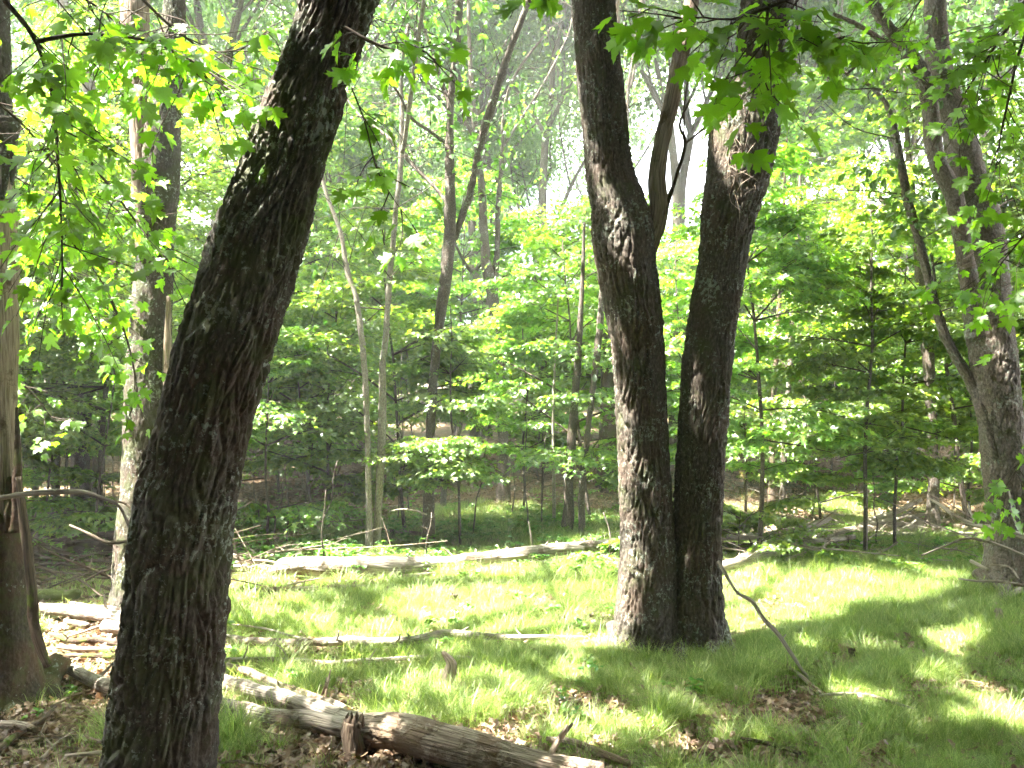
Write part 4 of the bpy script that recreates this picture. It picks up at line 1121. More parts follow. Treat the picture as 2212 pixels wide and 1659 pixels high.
# ------------------------------------------------------------------ maple branches hanging into the view, leaf by leaf
def leafy_branch(label, rows, d0, d1, leaf, nlv, seed, spread=.35, group=None, twigL=.35, tw_n=12, facing=.6, down=.7, r0=.008, name='maple_branch'):
    """rows: px path of the main twig (px, py); leaves hang from side twigs, each its own object"""
    g = np.random.default_rng(seed)
    n = len(rows); P = np.array([D(x, y, d0 + (d1 - d0) * i / (n - 1)) for i, (x, y) in enumerate(rows)])
    loc = P[0]
    root = thing(name, label, 'branch', loc, group)
    S = spline(np.column_stack([P, np.linspace(r0, r0 * .25, n)]), .04)
    mb = MB(); tube(mb, S, 6, 10, loc=loc, lumps=.0, cap=False)
    made = 0
    spots = []
    for k in range(tw_n):
        i = int((0.12 + 0.88 * (k + g.random() * .8) / tw_n) * (len(S) - 1)); i = min(i, len(S) - 1)
        o = S[i, :3]; t = S[min(i + 1, len(S) - 1), :3] - S[max(i - 1, 0), :3]; t /= np.linalg.norm(t) + 1e-9
        v = t * .5 + g.normal(0, .75, 3) * [1, 1, .45]; v[2] -= .12; v /= np.linalg.norm(v)
        L = twigL * g.uniform(.5, 1.25)
        a = o; path = [o]
        for q in range(3):
            v = v + g.normal(0, .15, 3); v[2] -= .08; v /= np.linalg.norm(v); a = a + v * L / 3; path.append(a)
        path = np.array(path)
        thin_twig(mb, path - loc, .0032 * max(1, leaf / .1), 0, 4)
        for q in range(1, 4):
            for s_ in (-1, 1): spots.append((path[q], v, s_))
        spots.append((path[3], v, 0))
    g.shuffle(spots)
    for (p, v, s_) in spots[:nlv]:
        side = np.cross(v, [0, 0, 1.0]); side /= np.linalg.norm(side) + 1e-9
        d = v * .5 + side * s_ * .8 + g.normal(0, .35, 3) + np.array([0, 0, -down * g.uniform(.3, 1.2)]); d /= np.linalg.norm(d)
        nr = np.array([g.normal(0, .4), -facing * g.uniform(.3, 1.3), 1.0]); 
        if abs(nr.dot(d)) > .95 * np.linalg.norm(nr): nr = nr + [.5, 0, 0]
        m3 = rots(d[None], nr[None])[0]
        s = leaf * g.uniform(.55, 1.15)
        pos = p + d * s * .42
        o = link('leaf', LEAFV[int(g.integers(6))], root)
        M4 = Matrix(((m3[0, 0] * s, m3[0, 1] * s, m3[0, 2] * s, pos[0] - loc[0]), (m3[1, 0] * s, m3[1, 1] * s, m3[1, 2] * s, pos[1] - loc[1]), (m3[2, 0] * s, m3[2, 1] * s, m3[2, 2] * s, pos[2] - loc[2]), (0, 0, 0, 1)))
        o.matrix_local = M4
    mb.build('twig', [M['twig']], root)
    return root

GB = 'maple branches hanging into view'
leafy_branch('long arching maple branch dropping down the upper left corner past the bare edge trunk', [(10, 0), (60, 60), (78, 90), (110, 190), (125, 340), (133, 500), (135, 620)], 3.0, 3.1, .080, 150, 1, tw_n=32, group=GB, r0=.011, twigL=.4)
leafy_branch('maple branch running level across the top left, in front of the reddish broken tree', [(78, 90), (160, 75), (240, 76), (330, 92), (430, 140), (500, 200)], 3.0, 3.1, .080, 150, 2, tw_n=32, group=GB, twigL=.38, r0=.009)
leafy_branch('maple branch slanting down from the top edge towards the leaning oak', [(290, -20), (350, 40), (400, 80), (450, 110), (520, 105), (590, 60)], 3.3, 3.6, .085, 110, 3, tw_n=22, group=GB, twigL=.4)
leafy_branch('maple branch hanging low over the reddish broken tree with yellow-green leaves', [(180, 330), (250, 420), (310, 500), (350, 545), (385, 600)], 4.2, 4.6, .085, 60, 4, tw_n=14, group=GB, twigL=.4)
leafy_branch('drooping maple spray crossing the reddish broken tree at mid height', [(240, 650), (270, 720), (290, 800), (300, 870), (310, 915)], 4.8, 5.0, .085, 46, 5, tw_n=10, group=GB, twigL=.3)
leafy_branch('maple branch filling the far upper left behind the arching branch', [(-60, 180), (40, 260), (100, 330), (170, 420), (200, 500)], 3.8, 4.3, .080, 150, 6, tw_n=32, group=GB, twigL=.5)
leafy_branch('dense maple branch along the top edge left of the broken tree', [(60, -60), (150, -20), (230, 30), (300, 110), (330, 190)], 3.5, 3.8, .080, 150, 7, tw_n=32, group=GB, twigL=.5)
leafy_branch('maple branch low on the left between the bare edge trunk and the broken tree', [(-40, 620), (50, 640), (140, 680), (230, 700)], 5.6, 6.2, .095, 120, 28, tw_n=22, group=GB, twigL=.5)
leafy_branch('thick maple bough at mid left in front of the thin dark trunks', [(-60, 300), (30, 380), (130, 430), (200, 440), (240, 460)], 4.8, 5.4, .09, 200, 29, tw_n=38, group=GB, twigL=.5)
leafy_branch('low maple branch in the left thicket beside the edge trunk', [(-60, 420), (40, 480), (120, 560), (200, 640)], 5.0, 5.6, .10, 220, 8, tw_n=38, group=GB, twigL=.5)
leafy_branch('small maple branch lower left with pale leaves near the dark straight trunk', [(20, 800), (80, 860), (110, 900), (150, 930)], 6.0, 6.3, .09, 40, 9, tw_n=9, group=GB, twigL=.4)
leafy_branch('short spray of backlit maple leaves at the top right of the leaning oak', [(745, 60), (800, 90), (860, 110), (905, 105), (940, 130)], 2.9, 2.9, .085, 34, 10, tw_n=9, group=GB, twigL=.18)
leafy_branch('dangling spray of backlit maple leaves below the top one beside the leaning oak', [(760, 190), (790, 270), (812, 360), (850, 430), (880, 470), (900, 500)], 3.2, 3.2, .08, 40, 11, tw_n=9, group=GB, twigL=.2, r0=.004)
leafy_branch('leaf cluster poking in from the top edge left of the two-stemmed oak', [(1130, -60), (1155, -30), (1175, 0)], 2.6, 2.6, .085, 7, 12, tw_n=3, group=GB, twigL=.12)
leafy_branch('backlit maple branch arching across both stems of the two-stemmed oak at the top', [(1800, -80), (1740, -20), (1650, 20), (1580, 42), (1520, 38), (1450, 40)], 2.6, 2.6, .092, 80, 13, tw_n=17, group=GB, twigL=.28, r0=.007)
leafy_branch('hanging maple twig in front of the right stem of the two-stemmed oak', [(1660, 10), (1655, 60), (1652, 120), (1650, 170), (1670, 215)], 2.6, 2.6, .088, 34, 14, tw_n=8, group=GB, twigL=.22, r0=.006)
leafy_branch('maple twig reaching right from the two-stemmed oak top with dark green leaves', [(1655, 60), (1720, 88), (1790, 85), (1840, 75)], 2.6, 2.7, .09, 40, 15, tw_n=8, group=GB, twigL=.22, r0=.005)
leafy_branch('maple branch hanging in the top right corner before the forked oak', [(2260, -60), (2190, 40), (2130, 130), (2080, 210), (2060, 260)], 3.8, 4.2, .088, 110, 16, tw_n=22, group=GB, twigL=.45, r0=.010)
leafy_branch('second maple branch down the right edge crossing the forked oak', [(2240, 0), (2200, 120), (2175, 230), (2160, 300), (2150, 380)], 4.0, 4.3, .088, 100, 17, tw_n=20, group=GB, twigL=.45, r0=.009)
leafy_branch('maple branch at the right edge level with the fork of the large oak', [(2290, 420), (2220, 500), (2170, 560), (2140, 600)], 4.6, 5.0, .10, 110, 18, tw_n=20, group=GB, twigL=.5)
leafy_branch('low maple branch at the right edge beside the foot of the forked oak', [(2300, 850), (2230, 960), (2180, 1040), (2150, 1090)], 5.2, 5.6, .10, 60, 19, tw_n=14, group=GB, twigL=.4)
leafy_branch('upper maple foliage on the top edge right of the hanging twigs', [(2050, -60), (1990, 0), (1950, 60), (1900, 100)], 5.5, 6.0, .10, 90, 20, tw_n=18, group=GB, twigL=.5)

# ------------------------------------------------------------------ fallen wood
def gp(rows, raise_=0.035, sink=.18):
    out = []
    for r_ in rows:
        x, y, w_ = r_[:3]; up = r_[3] if len(r_) > 3 else 0.0
        # ground point under the log: its lower edge, less the part sunk in the ground
        q = G(x, y + w_ * .5 * (1 - sink) + up)
        rad = w_ / 2 / FPX * q[1]
        out.append((q[0], q[1], q[2] + rad * (1 - sink) + up / FPX * q[1] + raise_, rad))
    return out
LOGPTS = []
def log(name, label, cat, rows, mat, n=48, step=.02, lump=.16, bark=None, branches=(), group=None, seed=0.0, branch_mat=None, thick=1.0, stubs=True):
    rows = [(q[0], q[1], q[2] * thick, *q[3:]) for q in rows]
    P = gp(rows); loc = np.array([P[0][0], P[0][1], float(hgt(P[0][0], P[0][1]))])
    for q in spline(np.array(P), .06): LOGPTS.append((q[0], q[1], q[3]))
    for br in branches:
        for q in spline(np.array(gp(br)), .08): LOGPTS.append((q[0], q[1], q[3]))
    root = thing(name, label, cat, loc, group)
    mb = MB(); tube(mb, P, n, step, lumps=lump, bark=bark, up0=(0, 0, -1), loc=loc, seed=seed); mb.build('stem' if cat != 'log' else 'trunk', [M[mat]], root)
    gs = np.random.default_rng(int(seed * 10) + 3); SS = spline(np.array(P), .05)
    if stubs and len(SS) > 14:
        mb = MB()
        for k in range(min(9, len(SS) // 8)):
            q = SS[int(gs.integers(3, len(SS) - 3))]; r0 = min(.016, q[3] * .35); Lg = gs.uniform(.03, .16) + q[3]
            v = gs.normal(0, 1, 3); v[2] = abs(v[2]) + .35; v[1] -= .2; v /= np.linalg.norm(v)
            tube(mb, [(*q[:3], r0), (*(q[:3] + v * Lg * .6 + gs.normal(0, .008, 3)), r0 * .75), (*(q[:3] + v * Lg), r0 * .35)], 7, .03, lumps=.35, loc=loc, seed=k)
        mb.build('stubs', [M[mat]], root)
    for br in branches:
        br = [(q[0], q[1], q[2] * thick, *q[3:]) for q in br]
        mb = MB(); tube(mb, gp(br), 14, .03, lumps=.25, up0=(0, 0, -1), loc=loc, seed=seed + 1); mb.build('branch', [M[branch_mat or mat]], root)
    return root

GL = 'fallen dead wood'
log('fallen_log', 'big brown peeling log running out of the bottom edge beside the dark stump', 'log',
    [(770, 1588, 64), (860, 1598, 80), (950, 1622, 82), (1050, 1648, 76), (1150, 1672, 68), (1300, 1702, 60)], 'woodb', n=110, step=.012, lump=.16, bark=(.05, .35, .010), group=GL, seed=1,
    branches=[[(470, 1478, 22), (520, 1498, 30), (580, 1515, 34), (650, 1535, 36), (710, 1556, 36), (790, 1590, 50)], [(468, 1532, 24), (540, 1552, 30), (610, 1566, 34), (680, 1572, 36), (740, 1586, 42), (810, 1600, 50)]], branch_mat='wood')
log('fallen_branch', 'smooth grey branch left of the leaning oak foot, leading behind it', 'branch',
    [(70, 1428, 18), (110, 1440, 20), (160, 1462, 24), (205, 1485, 28), (250, 1500, 30), (300, 1515, 30)], 'wood', group=GL, seed=2)
log('fallen_branch', 'flat brown branch lying behind the two smooth grey limbs', 'branch',
    [(490, 1450, 12), (540, 1466, 18), (590, 1492, 20), (640, 1508, 18), (700, 1530, 20), (740, 1548, 22)], 'woodb', group=GL, seed=3)
log('fallen_log', 'long sunlit pale log lying across the grass in front of the two-stemmed oak', 'log',
    [(470, 1390, 18), (560, 1398, 18), (640, 1400, 16), (740, 1397, 20), (830, 1398, 18), (900, 1394, 22), (950, 1381, 22), (1000, 1382, 18), (1060, 1386, 14), (1130, 1388, 12), (1200, 1387, 9), (1270, 1388, 6)], 'wood', n=56, step=.015, lump=.2, bark=(.03, .25, .004), group=GL, seed=4,
    branches=[[(660, 1392, 7), (620, 1382, 5), (570, 1368, 5), (495, 1358, 4)]])
log('fallen_branch', 'thinner pale branch parallel to the sunlit log, nearer the camera', 'branch',
    [(470, 1438, 10), (560, 1436, 11), (640, 1438, 10), (710, 1445, 11), (780, 1440, 10), (850, 1436, 9), (925, 1430, 8)], 'wood', lump=.2, group=GL, seed=5)
log('fallen_branch', 'short pale branch end showing in the grass right of the pointed stump', 'branch', [(985, 1431, 7), (1010, 1432, 7), (1032, 1431, 6)], 'wood', lump=.2, group=GL, seed=5.5)
log('fallen_log', 'long thick weathered log at the back of the glade, raised at its right end', 'log',
    [(584, 1244, 8), (596, 1240, 20), (612, 1234, 38), (660, 1232, 42), (750, 1233, 46), (830, 1232, 42), (900, 1229, 34), (960, 1225, 30), (1010, 1219, 32), (1070, 1210, 30, 4), (1130, 1203, 30, 8), (1200, 1194, 28, 14), (1270, 1188, 26, 20), (1345, 1180, 24, 26), (1420, 1172, 22, 32)], 'wood', n=80, step=.02, lump=.2, bark=(.05, .5, .008), group=GL, seed=6,
    branches=[[(1150, 1222, 12), (1190, 1221, 10), (1240, 1216, 10), (1290, 1206, 10, 6), (1345, 1204, 10, 8)], [(1150, 1196, 4, 12), (1148, 1170, 4, 40), (1142, 1135, 3, 75)], [(1320, 1180, 4, 24), (1316, 1150, 4, 54), (1304, 1115, 3, 90)], [(1205, 1183, 6, 26), (1202, 1177, 4, 32)], [(1278, 1177, 5, 32), (1276, 1170, 3, 38)]])
log('fallen_branch', 'brown rotting branch in the shade left of the long weathered log', 'branch',
    [(525, 1284, 8), (600, 1282, 10), (680, 1279, 9), (750, 1275, 6), (790, 1274, 4)], 'woodb', group=GL, seed=7, branches=[[(600, 1280, 4), (640, 1268, 4, 4), (690, 1258, 3, 10)]])
log('fallen_log', 'slim sunlit log lying far back behind the pale twin-stemmed tree', 'log',
    [(560, 1118, 8), (620, 1126, 10), (700, 1135, 10), (740, 1143, 10), (800, 1149, 9), (860, 1154, 9), (910, 1159, 8)], 'woodb', group=GL, seed=8)
for k, (lab, rows) in enumerate([
    ('tangled grey branches ending at the left tip of the long weathered log', [(500, 1222, 9), (540, 1228, 9), (590, 1240, 8), (620, 1242, 6)]),
    ('dark stick crossing the branch tangle near the leaning oak', [(500, 1205, 7, 14), (540, 1222, 7, 4), (600, 1235, 5)]),
    ('small forked dead branch on top of the long weathered log', [(740, 1214, 5), (810, 1205, 5), (845, 1196, 5), (880, 1190, 4)]),
    ('pale twig lying just before the long weathered log', [(870, 1252, 6), (905, 1250, 7), (940, 1246, 5)])]):
    log('fallen_branch', lab, 'branch', rows, 'woodb', group=GL, seed=9 + k, branches=[[(r_[0] + 3, r_[1] - 2, r_[2] * .6) for r_ in rows[:2]] + [(rows[1][0] + 30, rows[1][1] - 16, 2, 12)]])
# right-hand brush
for k, (lab, mat, rows) in enumerate([
    ('pale log end reaching right from behind the two-stemmed oak', 'wood', [(1540, 1238, 14), (1580, 1226, 14), (1620, 1212, 14), (1660, 1203, 12), (1690, 1208, 6)]),
    ('long pale bare branch rising right over the brush behind the oak', 'wood', [(1600, 1212, 8), (1650, 1188, 10, 6), (1700, 1165, 11, 20), (1745, 1148, 10, 34), (1795, 1127, 5, 50)]),
    ('level grey branch crossing the brush pile right of the two-stemmed oak', 'wood', [(1560, 1165, 10, 6), (1640, 1166, 10, 8), (1710, 1165, 9, 8), (1770, 1175, 8, 4), (1845, 1166, 6, 6)]),
    ('brown log along the back of the brush pile in the right glade', 'woodb', [(1620, 1150, 14), (1700, 1158, 14), (1780, 1162, 12), (1860, 1152, 12), (1990, 1140, 12), (2060, 1138, 10)]),
    ('pale branch climbing right towards the upright brown tree', 'wood', [(1855, 1147, 10, 4), (1900, 1125, 9, 24), (1940, 1110, 7, 40), (1990, 1085, 5, 60)]),
    ('thin level branch ending at the upright brown tree', 'wood', [(1850, 1144, 6, 12), (1920, 1130, 5, 24), (2000, 1117, 4, 36)]),
    ('forked pale branch low among the brush right of the young curved maple', 'wood', [(1862, 1150, 7), (1920, 1160, 7), (1975, 1161, 5)]),
    ('brown branch beyond the forked brush near the upright tree', 'woodb', [(2020, 1120, 6, 8), (2070, 1142, 6, 4), (2130, 1150, 5, 6)]),
    ('short dead branch lying at the edge of the grass below the brush pile', 'woodb', [(1700, 1215, 4), (1740, 1203, 4), (1770, 1194, 3)]),
    ('dark twiggy branch lying across the shade by the curved maple', 'woodb', [(1820, 1212, 5), (1880, 1208, 5), (1930, 1220, 4), (1990, 1224, 3)]),
    ]):
    log('fallen_branch', lab, 'branch', rows, mat, n=20, step=.03, group='brush pile right of the oak', seed=20 + k, lump=.22, thick=1.7,
        branches=[[(rows[1][0], rows[1][1] - 2, 4, rows[1][3] if len(rows[1]) > 3 else 0), (rows[1][0] + 35, rows[1][1] - 14, 3, 14), (rows[1][0] + 60, rows[1][1] - 30, 2, 32)]])
def brush(label, boxes, n, seed, mat):
    g = np.random.default_rng(seed); mb = MB()
    for i in range(n):
        x0, x1, y0, y1 = boxes[int(g.integers(len(boxes)))]
        p = G(g.uniform(x0, x1), g.uniform(y0, y1)); a = g.normal(0, .5) + (math.pi if g.random() < .5 else 0); L = g.uniform(.4, 1.9); r = g.uniform(.004, .016)
        v = np.array([math.cos(a), math.sin(a) * .6, g.normal(.05, .16)]); q = np.array([p[0], p[1], p[2] + g.uniform(.02, .22)]); P = []
        for k in range(5):
            P.append((*q, r * (1 - .17 * k))); v = v + g.normal(0, .12, 3); q = q + v * L / 4; q[2] = max(q[2], float(hgt(q[0], q[1])) + r)
        tube(mb, P, 6, .08, lumps=.25, seed=i, cap=False)
        for c_ in range(2):
            k = int(g.integers(1, 4)); o = np.array(P[k][:3]); d = g.normal(0, 1, 3); d[2] = abs(d[2]); d /= np.linalg.norm(d); l_ = g.uniform(.1, .45)
            thin_twig(mb, np.array([o, o + d * l_ * .5 + g.normal(0, .02, 3), o + d * l_]), r * .45, 0)
    tag(mb.build('brushwood', [M[mat]]), label, 'brushwood', kind='stuff')
brush('tangle of thin pale dead branches on the ground right of the two-stemmed oak', [(1600, 2120, 1120, 1200), (1560, 1720, 1180, 1225), (2020, 2250, 1130, 1230)], 75, 5, 'wood')
brush('dark tangle of dead branches heaped with the logs at the left', [(40, 300, 1130, 1250), (60, 260, 1240, 1310)], 70, 6, 'woodd')
brush('dry twiggy tangle between the leaning oak and the long weathered log', [(490, 620, 1200, 1260), (500, 700, 1120, 1150)], 26, 7, 'woodb')
# limb arching in from the right edge
P = px_path([(2300, 1190, 16), (2212, 1160, 15), (2150, 1142, 13), (2105, 1134, 10), (2060, 1112, 8), (2030, 1090, 6), (2005, 1076, 3)], 6.0, 6.9)
root = thing('fallen_limb', 'pale bare limb arching in from the right edge in front of the forked oak', 'branch', P[0][:3])
lc = np.array(P[0][:3])
mb = MB(); tube(mb, P, 20, .03, lumps=.2, loc=lc); mb.build('stem', [M['wood']], root)
for rws in ([(2212, 1200, 6), (2150, 1175, 6), (2090, 1163, 5), (2040, 1180, 4), (1990, 1200, 3)], [(2108, 1130, 5), (2095, 1105, 4), (2092, 1090, 2)], [(2212, 1265, 7), (2160, 1256, 6), (2110, 1255, 5), (2070, 1250, 3)], [(2200, 1250, 5), (2180, 1225, 4), (2140, 1220, 4)], [(2212, 1165, 5), (2190, 1120, 4), (2180, 1060, 3)], [(2135, 1232, 8), (2098, 1212, 8)]):
    mb = MB(); tube(mb, px_path(rws, 6.2, 6.5), 8, .04, lumps=.2, loc=lc); mb.build('branch', [M['wood']], root)
log('fallen_branch', 'stubby pale branch poking into the grass at the foot of the forked oak', 'branch', [(2180, 1296, 10), (2200, 1285, 12), (2225, 1272, 14)], 'wood', n=16, group=GL, seed=33)
log('fallen_branch', 'grey stick lying at the right edge beside the small upright stump', 'branch', [(2125, 1352, 5), (2165, 1357, 8), (2225, 1354, 8)], 'wood', n=16, group=GL, seed=34)

# leaning stick before the oak and the sticks on the ground to its right
p0 = G(1758, 1478); pA = D(1557, 1228, 6.0)
rows = [(1758, 1478, 5), (1735, 1450, 7), (1705, 1405, 9), (1680, 1368, 9), (1650, 1336, 9), (1625, 1300, 8), (1595, 1282, 7), (1580, 1262, 7), (1565, 1235, 8), (1552, 1212, 7)]
P = px_path(rows, p0[1], 5.15)
root = thing('leaning_branch', 'crooked grey dead branch leaning down from the two-stemmed oak to the grass', 'branch', p0)
mb = MB(); tube(mb, P, 14, .02, lumps=.3, loc=p0, seed=1); mb.build('stem', [M['wood']], root)
mb = MB()
for x, y, dx, dy in ((1575, 1262, -6, 10), (1590, 1285, 8, -12), (1632, 1318, 10, -6), (1690, 1380, 8, -10)):
    tube(mb, px_path([(x, y, 4), (x + dx, y + dy, 2)], 5.0), 5, .05, loc=p0)
mb.build('spurs', [M['wood']], root)
log('fallen_branch', 'dark reddish stick on the leaf litter right of the two-stemmed oak', 'branch', [(1635, 1430, 5), (1680, 1444, 7), (1720, 1465, 8), (1750, 1490, 8), (1778, 1512, 7)], 'woodb', n=14, group=GL, seed=41, branches=[[(1710, 1462, 4), (1708, 1448, 3, 8)]])
log('fallen_branch', 'curved grey stick continuing right through the grass near the bottom right', 'branch', [(1770, 1516, 6), (1830, 1512, 7), (1880, 1516, 7), (1930, 1532, 7), (1975, 1545, 4)], 'wood', n=14, group=GL, seed=42)
log('fallen_branch', 'half buried brown branch at the bottom centre of the leaf litter', 'branch', [(1180, 1612, 10), (1240, 1620, 14), (1300, 1645, 16), (1360, 1668, 16)], 'woodb', n=20, group=GL, seed=43)
log('fallen_branch', 'dark rotten stick in the litter near the bottom right', 'branch', [(1600, 1610, 6), (1670, 1625, 9), (1730, 1645, 8)], 'woodd', n=12, group=GL, seed=44)

# left pile
GP = 'piled logs at the left'
for k, (lab, mat, rows) in enumerate([
    ('dark rotting log on top of the pile at the left', 'woodd', [(40, 1142, 20, 26), (120, 1134, 24, 30), (200, 1128, 24, 30), (290, 1122, 20, 28)]),
    ('second dark log low in the left pile', 'woodd', [(60, 1200, 34, 4), (150, 1192, 30, 4), (230, 1190, 28, 4), (300, 1188, 26, 4)]),
    ('blackened log wedged in the middle of the left pile', 'woodd', [(60, 1166, 16, 18), (160, 1170, 18, 14), (280, 1160, 18, 16)]),
    ('bright mossy log stub beside the left edge tree', 'woodm', [(60, 1294, 20), (110, 1293, 24), (165, 1294, 22)]),
    ('cracked pale log leading from the left edge tree behind the leaning oak', 'wood', [(72, 1322, 20), (130, 1328, 26), (190, 1336, 28), (260, 1346, 28), (300, 1350, 24)]),
    ('pale splintered slab lying on the cracked log', 'wood', [(152, 1312, 6, 18), (190, 1320, 10, 16), (240, 1324, 10, 14), (290, 1330, 8, 12)]),
    ('short pale log piece under the cracked log', 'wood', [(225, 1362, 24), (260, 1368, 24), (290, 1374, 24)]),
    ('small broken branch stub near the left edge tree', 'wood', [(140, 1352, 10), (170, 1358, 14), (190, 1362, 12)]),
    ('dark knotty branch across the litter left of the leaning oak', 'woodd', [(112, 1382, 10), (160, 1396, 12), (205, 1394, 14), (270, 1402, 16)]),
    ('brown branch just below the dark knotty one', 'woodb', [(125, 1408, 10), (180, 1414, 12), (270, 1414, 12)]),
    ('black mossy branch lowest in the left stack', 'woodd', [(115, 1430, 8), (170, 1428, 10), (265, 1430, 10)]),
    ('yellowish split stick leaning on the cracked log', 'woodb', [(140, 1388, 4), (180, 1376, 5, 4), (245, 1352, 4, 14)]),
    ('twig bundle strand on the litter at the bottom left', 'woodb', [(90, 1655, 7), (130, 1615, 6), (170, 1605, 6), (225, 1620, 5)]),
    ('half buried dark root at the bottom left corner', 'woodd', [(-10, 1640, 18), (40, 1600, 14), (90, 1570, 10), (120, 1540, 6)]),
    ('grey stick pair at the foot of the left edge tree', 'woodb', [(110, 1540, 5), (150, 1520, 6), (195, 1505, 6)]),
    ('short brown branch lying in the litter under the left edge tree', 'woodb', [(0, 1580, 16), (45, 1583, 18), (78, 1592, 12)]),
    ('thin twig on the brown litter left of the oak foot', 'woodb', [(140, 1650, 8), (190, 1645, 9), (240, 1640, 9)])]):
    log('fallen_log' if k in (0, 1, 2, 3, 4, 6) else 'fallen_branch', lab, 'log' if k in (0, 1, 2, 3, 4, 6) else 'branch', rows, mat, n=30, step=.03, group=GP, seed=50 + k, lump=.2)
# arching pale branch at the left
P = px_path([(-60, 1082, 10), (0, 1075, 11), (60, 1066, 12), (120, 1062, 12), (180, 1063, 11), (215, 1074, 9), (245, 1084, 6), (262, 1100, 6), (275, 1130, 5), (288, 1165, 6), (302, 1198, 4)], 3.6, 4.0)
lc = np.array(P[0][:3]); root = thing('arching_branch', 'pale smooth bare branch arching in from the left edge above the log pile', 'branch', lc)
mb = MB(); tube(mb, P, 16, .02, lumps=.18, loc=lc); mb.build('stem', [M['wood']], root)
mb = MB(); tube(mb, px_path([(150, 1134, 4), (190, 1152, 6), (235, 1172, 8), (290, 1166, 6)], 3.9), 10, .03, lumps=.15, loc=lc); tube(mb, px_path([(290, 1166, 6), (298, 1130, 5), (275, 1090, 5), (250, 1084, 5)], 3.95), 8, .03, loc=lc)
mb.build('branch', [M['woodb']], root)
P = px_path([(840, 1105, 3), (870, 1100, 4), (900, 1104, 4), (922, 1112, 4)], 9.3, 9.4); lc = np.array(P[0][:3])
root = thing('bare_twig', 'thin pale twig hooked between the twin-stemmed tree and the tall grey tree', 'twig', lc)
mb = MB(); tube(mb, P, 8, .05, loc=lc); mb.build('stem', [M['wood']], root)

# stumps
def stump(label, px, py_base, w_, h_px, mat, tipk=.3, seed=0, cat='stump'):
    b = G(px, py_base); s = b[1] / FPX; g = np.random.default_rng(int(seed))
    root = thing('stump', label, cat, b)
    H = h_px * s; r = w_ / 2 * s
    mb = MB()
    P = [(b[0], b[1], b[2] - .05, r * 1.15), (b[0], b[1], b[2] + H * .3, r), (b[0] + g.normal(0, .01), b[1], b[2] + H * .7, r * (.9 if tipk > .5 else .78)), (b[0] + g.normal(0, .01), b[1], b[2] + H, r * tipk)]
    tube(mb, P, 40, .015, lumps=.25, bark=(.02, .12, .006), loc=b, seed=seed, hollow=tipk > .5); mb.build('trunk', [M[mat]], root)
    if tipk > .5:
        mb = MB()
        for k in range(9):
            a = k / 9 * 6.28; q = np.array([b[0] + math.cos(a) * r * .7, b[1] + math.sin(a) * r * .7, b[2] + H * .85]); hh = H * g.uniform(.12, .34)
            tube(mb, [(*q, r * .26), (q[0], q[1], q[2] + hh * .6, r * .2), (q[0] + g.normal(0, .004), q[1], q[2] + hh, r * .03)], 5, .03, lumps=.2, loc=b, seed=k)
        mb.build('splinters', [M[mat]], root)
stump('narrow pointed brown stump standing in the grass below the sunlit log', 966, 1498, 30, 88, 'woodb', .25, 3)
stump('dark jagged stump standing against the big foreground log', 764, 1640, 48, 82, 'woodd', .8, 4)
stump('tiny jagged grey stump in a litter patch right of the leaning branch', 1841, 1428, 15, 26, 'woodd', .75, 5)
stump('small reddish broken stump near the right edge', 2156, 1352, 16, 34, 'woodb', .6, 6)
stump('low knobbly stump in the sunlit grass before the long log', 980, 1306, 20, 22, 'woodd', .7, 7)

n = 96000
# candidates spread evenly over the visible wedge, thicker near the eye
yy = 3.0 + (15.5 - 3.0) * rng.random(n); xx = (rng.random(n) - 0.5) * 2 * (yy * 0.74 + 0.6)
keep = rng.random(n) < grass_amount(xx, yy) * 1.05
# the blades are pressed down along the fallen wood
LP = np.array(LOGPTS)
for q in range(0, n, 4000):
    sl = slice(q, q + 4000)
    dx = xx[sl, None] - LP[None, :, 0]; dy = yy[sl, None] - LP[None, :, 1]
    near_log = ((dx ** 2 + np.where(dy < 0, dy * .45, dy * 1.3) ** 2) < (LP[None, :, 2] + .05) ** 2).any(1)
    keep[sl] &= ~(near_log & (rng.random(near_log.shape) < .88))
xx, yy = xx[keep], yy[keep]; zz = hgt(xx, yy)
k = len(xx)
hs_ = 0.25 + 1.3 * fbm(xx * 1.4, yy * 1.4, 8.0)
scatter('grass', np.stack([xx, yy, zz - 0.01], -1), np.stack([rng.normal(0, .14, k), rng.normal(0, .14, k), rng.uniform(0, 6.28, k)], -1),
        rng.uniform(0.55, 1.1, k) * hs_, rng.choice(8, k, p=[.156] * 6 + [.032] * 2), TUFTS, 'soft green woodland grass covering the sunny glade floor', 'grass')


# saplings and leaf tufts close to the logs: small plants with leaves
def small_plant(label, px, py, H, nb, ml, seed, leaf=.07, mat='leaf_maple'):
    p = G(px, py); g = np.random.default_rng(seed); root = thing('seedling', label, 'plant', p)
    P = [(p[0], p[1], p[2] - .02, .006), (p[0] + g.normal(0, .02), p[1], p[2] + H * .5, .005), (p[0] + g.normal(0, .04), p[1], p[2] + H, .003)]
    mb = MB(); S = tube(mb, P, 5, .1, loc=p); mb.build('stem', [M['twig']], root)
    mb = MB(); maple_crown(mb, S, H * .2, H, nb, ml, leaf, (MID_V, MID_F), g, loc=p); mb.build('leaves', [M[mat], M['twig']], root)
small_plant('bright yellow-green seedling at the right foot of the two-stemmed oak', 1595, 1212, .55, 7, .35, 1)
small_plant('small green plant at the left side of the two-stemmed oak by the log end', 1318, 1232, .32, 4, .2, 2)
small_plant('leafy herb clump in the sun below the brush pile', 1790, 1222, .14, 3, .16, 3)
small_plant('leafy herb clump at the shaded grass edge before the forked oak', 1960, 1236, .14, 3, .16, 4)
small_plant('tall seedling with stacked pale leaves among the brush on the right', 1890, 1140, 1.6, 12, .25, 5)
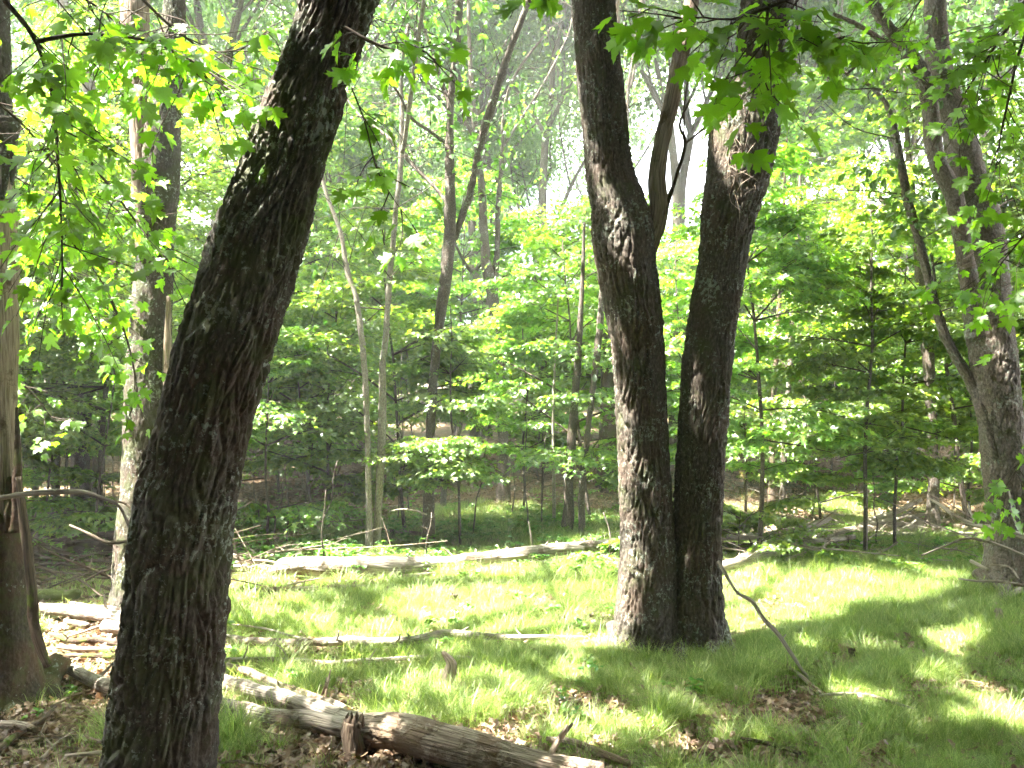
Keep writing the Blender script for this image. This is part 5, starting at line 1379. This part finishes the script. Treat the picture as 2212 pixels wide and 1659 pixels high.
# young pine right of the oak
def pine(label, px, py, H, seed):
    p = G(px, py); g = np.random.default_rng(seed); root = thing('young_pine', label, 'pine tree', p)
    P = [(p[0], p[1], p[2] - .05, .022), (p[0] + .02, p[1], p[2] + H * .5, .014), (p[0], p[1], p[2] + H, .004)]
    mb = MB(); S = tube(mb, P, 8, .1, loc=p); mb.build('trunk', [M['twig']], root)
    mb = MB(); V = []; 
    for k in range(60):
        f = g.random() ** .8; z = H * (.15 + .85 * f); L = (1 - f) * H * .34 + .12; a = g.uniform(0, 6.28)
        q0 = np.array([0, 0, z]); q1 = q0 + [math.cos(a) * L, math.sin(a) * L, L * .15]
        thin_twig(mb, np.array([q0, (q0 + q1) / 2 + [0, 0, .02], q1]), .004, 1)
        m_ = int(L / .006)
        t_ = g.uniform(.25, 1, m_)[:, None]; b0 = q0 * (1 - t_) + q1 * t_
        dv = g.normal(0, 1, (m_, 3)) + (q1 - q0) / L * .8; dv /= np.linalg.norm(dv, axis=1)[:, None]
        sd_ = np.cross(dv, [0, 0, 1.0]); sd_ /= np.linalg.norm(sd_, axis=1)[:, None]
        V.append(np.stack([b0 - sd_ * .0022, b0 + sd_ * .0022, b0 + dv * .085], 1))
    V = np.vstack(V); mb.add(V.reshape(-1, 3), np.arange(len(V) * 3).reshape(-1, 3), mat=0, smooth=False)
    mb.build('crown', [M['needle'], M['twig']], root)
pine('feathery young pine with some browned needles right of the two-stemmed oak', 1610, 1150, 1.9, 1)
pine('small feathery pine among the maples left of the thick brown trunk', 1170, 1090, 1.6, 2)

# thin summer haze in the air
HAZE = 0.0032
if HAZE:
    m, t, Nn, Lk = newmat('thin_haze'); out = Nn('ShaderNodeOutputMaterial'); v = Nn('ShaderNodeVolumePrincipled')
    v.inputs['Color'].default_value = (.93, .97, .95, 1); v.inputs['Density'].default_value = HAZE; v.inputs['Anisotropy'].default_value = .3
    Lk(v.outputs[0], out.inputs['Volume'])
    mb = MB(); x0, x1, y0, y1, z0, z1 = -142, 142, -42, 192, -1.5, 34
    V = np.array([(x, y, z) for z in (z0, z1) for y in (y0, y1) for x in (x0, x1)], float)
    mb.add(V, np.array([(0, 2, 3, 1), (4, 5, 7, 6), (0, 1, 5, 4), (2, 6, 7, 3), (0, 4, 6, 2), (1, 3, 7, 5)]), smooth=False)
    tag(mb.build('haze', [m]), 'thin pale summer haze filling the woods', 'haze', kind='stuff')
